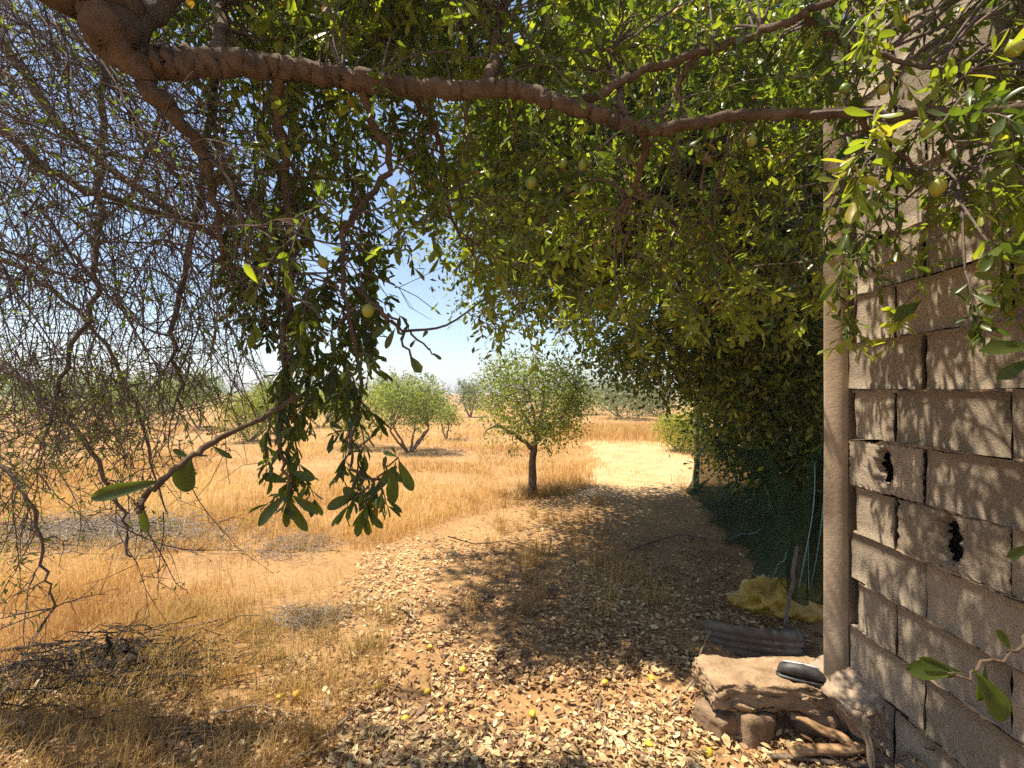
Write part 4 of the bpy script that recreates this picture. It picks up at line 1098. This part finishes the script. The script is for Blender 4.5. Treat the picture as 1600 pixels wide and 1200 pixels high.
kk = rng.random(n) < dn * .9
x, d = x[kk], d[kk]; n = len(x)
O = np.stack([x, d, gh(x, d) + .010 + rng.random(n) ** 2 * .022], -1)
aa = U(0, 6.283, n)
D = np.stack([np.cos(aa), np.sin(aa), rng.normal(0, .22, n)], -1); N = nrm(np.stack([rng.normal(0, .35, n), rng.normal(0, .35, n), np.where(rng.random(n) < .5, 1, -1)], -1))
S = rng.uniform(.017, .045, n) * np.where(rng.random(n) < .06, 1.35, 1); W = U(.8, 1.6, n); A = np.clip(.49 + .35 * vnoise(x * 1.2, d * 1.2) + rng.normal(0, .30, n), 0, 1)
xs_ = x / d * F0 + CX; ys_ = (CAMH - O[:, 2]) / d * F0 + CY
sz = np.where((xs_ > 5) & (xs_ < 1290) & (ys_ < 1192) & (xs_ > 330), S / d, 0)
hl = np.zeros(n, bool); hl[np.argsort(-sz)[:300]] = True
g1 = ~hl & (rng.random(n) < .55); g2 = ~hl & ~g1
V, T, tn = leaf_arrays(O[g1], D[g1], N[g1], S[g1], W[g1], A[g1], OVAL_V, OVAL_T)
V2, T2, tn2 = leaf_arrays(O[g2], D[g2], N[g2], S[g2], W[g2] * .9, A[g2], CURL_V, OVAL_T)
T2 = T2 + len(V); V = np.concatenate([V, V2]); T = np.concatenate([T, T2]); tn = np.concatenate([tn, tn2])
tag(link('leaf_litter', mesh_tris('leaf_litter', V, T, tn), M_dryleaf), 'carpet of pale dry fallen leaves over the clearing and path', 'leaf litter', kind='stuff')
varL = leaf_variants('fallen_leaf', M_dryleaf, OVAL_V, OVAL_T)
for k in np.where(hl)[0]:
    o = place_leaf('fallen_leaf', varL, O[k], D[k], N[k], S[k], W[k], A[k])
    tone = 'dark brown' if A[k] < .3 else 'tan' if A[k] < .6 else 'pale cream'
    side_ = 'left of' if xs_[k] < 690 else 'beside' if xs_[k] < 950 else 'between the slab and'
    tag(o, '%s curled dry leaf on the ground %s the bare sandy patch' % (tone, side_), 'leaf', 'large fallen leaves near the bottom edge')

# fallen yellow fruit
fmB = [fruit_mesh('fallen_fruit', 1, .5, s_) for s_ in range(3)]
FL = [(592, 1080, 'left of the four in a loose row'), (668, 1088, 'upper of the pair left of the bare patch'), (690, 1122, 'lower of the pair left of the bare patch'), (633, 1138, 'nearest the brown curled leaves at lower left'),
      (832, 1128, 'alone on the bare sandy patch'), (1013, 1182, 'nearest the bottom edge, right of the grey stick'), (945, 1076, 'at the top of the grey stick'), (723, 1056, 'on pale leaves above the bare patch'),
      (672, 1022, 'in the middle of the sunny leaf litter'), (1018, 1066, 'in the dappled shade right of the grey stick'), (1092, 1022, 'in shade left of the concrete slab'), (436, 1100, 'beside the brown grass tufts, left one of two'), (462, 1095, 'beside the brown grass tufts, right one of two'), (478, 1156, 'orange tinted, by the thin stick at lower left'), (1107, 1190, 'at the bottom right below the slab')]
for k, (x, y, t) in enumerate(FL):
    p = G(x, y, .022); s_ = U(.014, .018)
    o = link('fallen_fruit', fmB[k % 3], M_ripe, None, p); o.scale = (s_, s_, s_); o.rotation_euler = (1.4 + U(-.3, .3), U(-.4, .4), U(0, 6))
    tag(o, 'yellow fallen fruit ' + t, 'fruit', 'yellow fruit fallen on the ground')

# ------------------------------------------------------------------ sticks, logs and brush
def stick(pts, r, mat, label, name='fallen_stick', lift=.012, sides=6, cat='stick', group='sticks lying on the ground'):
    w = [G(x, y, lift + (z if z else 0)) for (x, y, z) in pts]
    mb = MB(); sp = smooth_path(w, 6, .003); mb.tube(sp, np.linspace(r, r * .55, len(sp)), sides, lump=.08)
    return tag(link(name, mb.mesh(name, True), mat), label, cat, group)
stick([(938, 1095, 0), (936, 1130, .01), (944, 1165, .01), (948, 1215, 0)], .007, M_dead, 'thin grey stick lying upright in view at the bottom centre')
stick([(620, 950, 0), (640, 968, .02), (652, 984, 0)], .009, M_paleWood, 'short pale stick, longer arm of the V in the sunny litter')
stick([(634, 945, .03), (645, 965, .02), (650, 982, 0)], .006, M_paleWood, 'short pale stick, thinner arm of the V in the sunny litter')
stick([(415, 1232, 0), (490, 1185, .02), (555, 1130, .03)], .007, M_paleWood, 'straight pale stick pointing up from the bottom edge at lower left')
stick([(335, 1132, .02), (400, 1122, .03), (470, 1126, 0)], .006, M_paleWood, 'pale stick lying level in the grass at lower left')
stick([(55, 1096, .03), (90, 1108, .03), (125, 1132, .01)], .008, M_paleWood, 'bent pale twig beside the dark log')
stick([(200, 1012, .03), (270, 1000, .05), (345, 986, .04)], .010, M_dead, 'grey brown stick running right from the charred stump')
stick([(-60, 1078, .03), (50, 1050, .05), (150, 1016, .04)], .016, M_dead, 'long grey branch running left from the charred stump')
stick([(-40, 1030, .03), (60, 1022, .05), (165, 1012, .05)], .010, M_blackwood, 'thin dark branch above the long grey branch')
stick([(-60, 1150, .03), (10, 1105, .05), (70, 1078, .05)], .032, M_blackwood, 'thick dark log at the left picture edge', 'fallen_log', cat='log')
stick([(30, 1125, .03), (75, 1075, .06), (130, 1032, .05)], .008, M_paleWood, 'slim pale stick crossing the long grey branch')
stick([(700, 842, .02), (745, 856, .04), (790, 851, .03), (835, 862, .01)], .006, M_blackwood, 'dark twig at the left edge of the path shade')
stick([(985, 862, .01), (1060, 842, .03), (1130, 850, .02)], .009, M_dead, 'grey stick lying in the shade in front of the net')
stick([(1140, 905, .02), (1115, 925, .06), (1088, 940, .02)], .008, M_dead, 'curved twig in the shade left of the sack')
stick([(1050, 1110, .01), (1075, 1098, .06), (1100, 1080, .10), (1125, 1072, .06)], .006, M_paleWood, 'forked pale twig in front of the left end of the slab')
stick([(1085, 1085, .03), (1095, 1060, .12), (1110, 1048, .2)], .005, M_paleWood, 'fine twig standing up by the left tip of the slab')
# stump with roots and charred wood
st = thing('charred_stump', 'blackened jagged stump with sticks around it at lower left', 'stump')
p = G(178, 1060)
mb = MB()
ang_ = np.linspace(0, 2 * np.pi, 14, endpoint=False)
rings = []
for (z, w) in ((-.05, .19), (.0, .15), (.04, .11), (.08, .095), (.105, .08), (.09, .04)):
    rings.append([[p[0] + w * math.cos(t) * (1 + .25 * math.sin(3 * t + 1)) + .02 * z, p[1] + w * math.sin(t) * (1 + .2 * math.cos(2 * t)), p[2] + z + .022 * rng.normal() * (z > .07)] for t in ang_])
link('body', loft(np.array(rings), 'body'), M_blackwood, st)
for (dx, dy, h) in ((-.02, 0, .22), (.03, .02, .16), (-.05, .03, .15)):
    mb = MB(); mb.tube(smooth_path([[p[0] + dx, p[1] + dy, p[2] + .1], [p[0] + dx * 1.4, p[1] + dy, p[2] + h * .7], [p[0] + dx * 1.9, p[1] + dy, p[2] + h]], 4, .004), [.012] * 5 + [.009] * 2 + [.005] * 2, 6, lump=.15)
    link('spike', mb.mesh('spike'), M_blackwood, st)
for t in (2.7, 3.6, 4.4, 5.6):
    mb = MB(); mb.tube(smooth_path([[p[0] + .08 * math.cos(t), p[1] + .08 * math.sin(t), p[2] + .05], [p[0] + .2 * math.cos(t), p[1] + .2 * math.sin(t), p[2] + .03], [p[0] + .36 * math.cos(t), p[1] + .36 * math.sin(t), p[2] - .01]], 4), np.linspace(.032, .012, 9), 6, lump=.12)
    link('root', mb.mesh('root', True), M_blackwood, st)
# grey heaps of dead brush
def brush(label, x, y, sx, sy, n_, h, r=.003, mat=None):
    c_ = G(x, y); mb = MB()
    for _ in range(n_):
        q = c_ + np.array([rng.normal(0, sx), rng.normal(0, sy), 0]); q[2] = float(gh(q[0], q[1])) + abs(rng.normal(0, h)) * math.exp(-((q[0] - c_[0]) / sx / 1.6) ** 2)
        t = U(0, 6.28); l = U(.06, .28)
        e = q + np.array([math.cos(t) * l, math.sin(t) * l * .7, rng.normal(0, .035)])
        mb.tube(np.array([q, (q + e) / 2 + rng.normal(0, .015, 3), e]), [r, r * .8, r * .4], 3, rng.random())
    return tag(link('brush_heap', mb.mesh('brush_heap'), mat or M_dead), label, 'brush', kind='stuff')
M_ash = bark_mat('grey_brush', (.20, .165, .14), (.42, .36, .31))
brush('grey heap of dead brushwood in the grass behind the bare tree', 165, 840, .78, .26, 2600, .08, .004, M_ash)
brush('small grey scatter of twigs at the edge of the clearing', 462, 852, .22, .20, 420, .02, .003, M_ash)
brush('low grey pile of twigs in the sunny litter', 478, 972, .15, .07, 260, .025, .003, M_ash)
brush('dark tangle of twigs around the charred stump', 150, 1062, .34, .15, 1100, .075, .004, M_blackwood)
# palm-like dry fronds and boards at the foot of the wall
def board(a_, b_, w, th, label, mat=None, tw_=0.0, name='wood_strip', group='wood strips at the foot of the wall'):
    a_ = np.array(a_); b_ = np.array(b_); t = nrm(b_ - a_); s_ = nrm(np.cross(t, [0, 0, 1])); u = np.cross(s_, t)
    s_, u = s_ * math.cos(tw_) + u * math.sin(tw_), u * math.cos(tw_) - s_ * math.sin(tw_)
    V = []
    for k in range(9):
        c_ = a_ + (b_ - a_) * k / 8 + u * .006 * math.sin(k * 1.1)
        for (i1, i2) in ((-1, -1), (1, -1), (1, 1), (-1, 1)):
            V.append(c_ + s_ * w / 2 * i1 * (1 + rng.normal(0, .05)) + u * th / 2 * i2)
    i = np.arange(8)[:, None] * 4 + np.arange(4)[None]; j = np.arange(8)[:, None] * 4 + (np.arange(4)[None] + 1) % 4
    q = np.stack([i, j, j + 4, i + 4], -1).reshape(-1, 4)
    T = np.concatenate([q[:, [0, 1, 2]], q[:, [0, 2, 3]], [[0, 2, 1], [0, 3, 2], [32, 33, 34], [32, 34, 35]]])
    return tag(link(name, mesh_tris(name, np.array(V), T), mat or M_paleWood), label, 'wood', group)
M_board = bark_mat('reddish_wood', (.26, .15, .075), (.44, .28, .15), .7, .5)
g = lambda x, y, z: (lambda d_: [d_ * (x - CX) / F0, d_, z])((CAMH - z) * F0 / (y - CY))
board(g(1235, 1176, .05), g(1398, 1163, .08), .040, .018, 'reddish flat wood strip lying level below the slab', M_board)
board(g(1235, 1115, .12), g(1330, 1160, .06), .045, .015, 'short brown wood strip slanting down in front of the slab', M_board)
board(g(1205, 1182, .03), g(1420, 1200, .05), .020, .010, 'narrow grey wood strip nearest the bottom edge', M_dead)
board(g(1400, 1085, .22), g(1470, 1190, .04), .040, .016, 'dark wood strip leaning on the wall beside the slab', M_blackwood)
for k in range(13):
    a_ = g(U(1360, 1500), U(1180, 1230), .02); e = np.array([1.40 + U(-.10, .02), U(1.15, 1.75), U(.10, .34)])
    mb = MB(); sp = smooth_path([a_, (np.array(a_) + e) / 2 + np.array([0, 0, .05]), e], 4, .006)
    lv = Leaves()
    for q0, q1 in zip(sp[:-1], sp[1:]): pass
    mb.tube(sp, np.linspace(.006, .002, len(sp)), 4)
    n_ = len(sp); t = nrm(np.gradient(sp, axis=0)); s_ = nrm(np.cross(t, [0.2, .3, 1]))
    w = .016 * np.sin(np.linspace(.25, 3.0, n_))
    V = np.concatenate([sp - s_ * w[:, None] + np.array([0, 0, .004]), sp + s_ * w[:, None] + np.array([0, 0, .007])])
    i = np.arange(n_ - 1); mb.add(V, np.concatenate([np.stack([i, i + 1, n_ + i], -1), np.stack([i + 1, n_ + i + 1, n_ + i], -1)]))
    o = link('dry_frond', mb.mesh('dry_frond'), M_paleWood)
    tag(o, 'dry straw coloured blade leaning on the foot of the wall at lower right', 'dry leaf', 'dry blades heaped at the foot of the wall')


# ------------------------------------------------------------------ the air between here and the far scrub
m = bpy.data.materials.new('air'); m.use_nodes = True
nt = m.node_tree; nt.nodes.clear()
o_ = nt.nodes.new('ShaderNodeOutputMaterial'); pv = nt.nodes.new('ShaderNodeVolumePrincipled')
pv.inputs['Color'].default_value = (.86, .90, .95, 1); pv.inputs['Density'].default_value = 0.0022; pv.inputs['Anisotropy'].default_value = 0.2
nt.links.new(pv.outputs[0], o_.inputs['Volume'])
tag(link('haze', boxmesh('haze', -950, 950, -950, 950, -2.0, 20.0), m), kind='stuff')

# ------------------------------------------------------------------ put every Empty at its thing's base
bpy.context.view_layer.update()
for o in list(C.objects):
    if o.type != 'EMPTY' or o.parent: continue
    pts = []
    for ch in o.children:
        if ch.type == 'MESH' and ch.name.split('.')[0] in ('trunk', 'body', 'pillar', 'concrete_block', 'tread', 'sole', 'post'):
            pts += [ch.matrix_world @ Vector(c_) for c_ in ch.bound_box]
    if not pts: continue
    if any(ch.name.split('.')[0] == 'trunk' for ch in o.children):
        zmin = min(p_.z for p_ in pts); low_ = [p_ for p_ in pts if p_.z < zmin + .3]
        tr_ = [ch for ch in o.children if ch.name.split('.')[0] == 'trunk'][0].data
        co = np.empty(len(tr_.vertices) * 3, np.float32); tr_.vertices.foreach_get('co', co); co = co.reshape(-1, 3)
        base = co[co[:, 2] < co[:, 2].min() + .12].mean(0)
    else:
        base = np.array([np.mean([p_.x for p_ in pts]), np.mean([p_.y for p_ in pts]), min(p_.z for p_ in pts)])
    base = Vector(base.tolist())
    o.location = base
    for ch in o.children:
        ch.location = ch.location - base
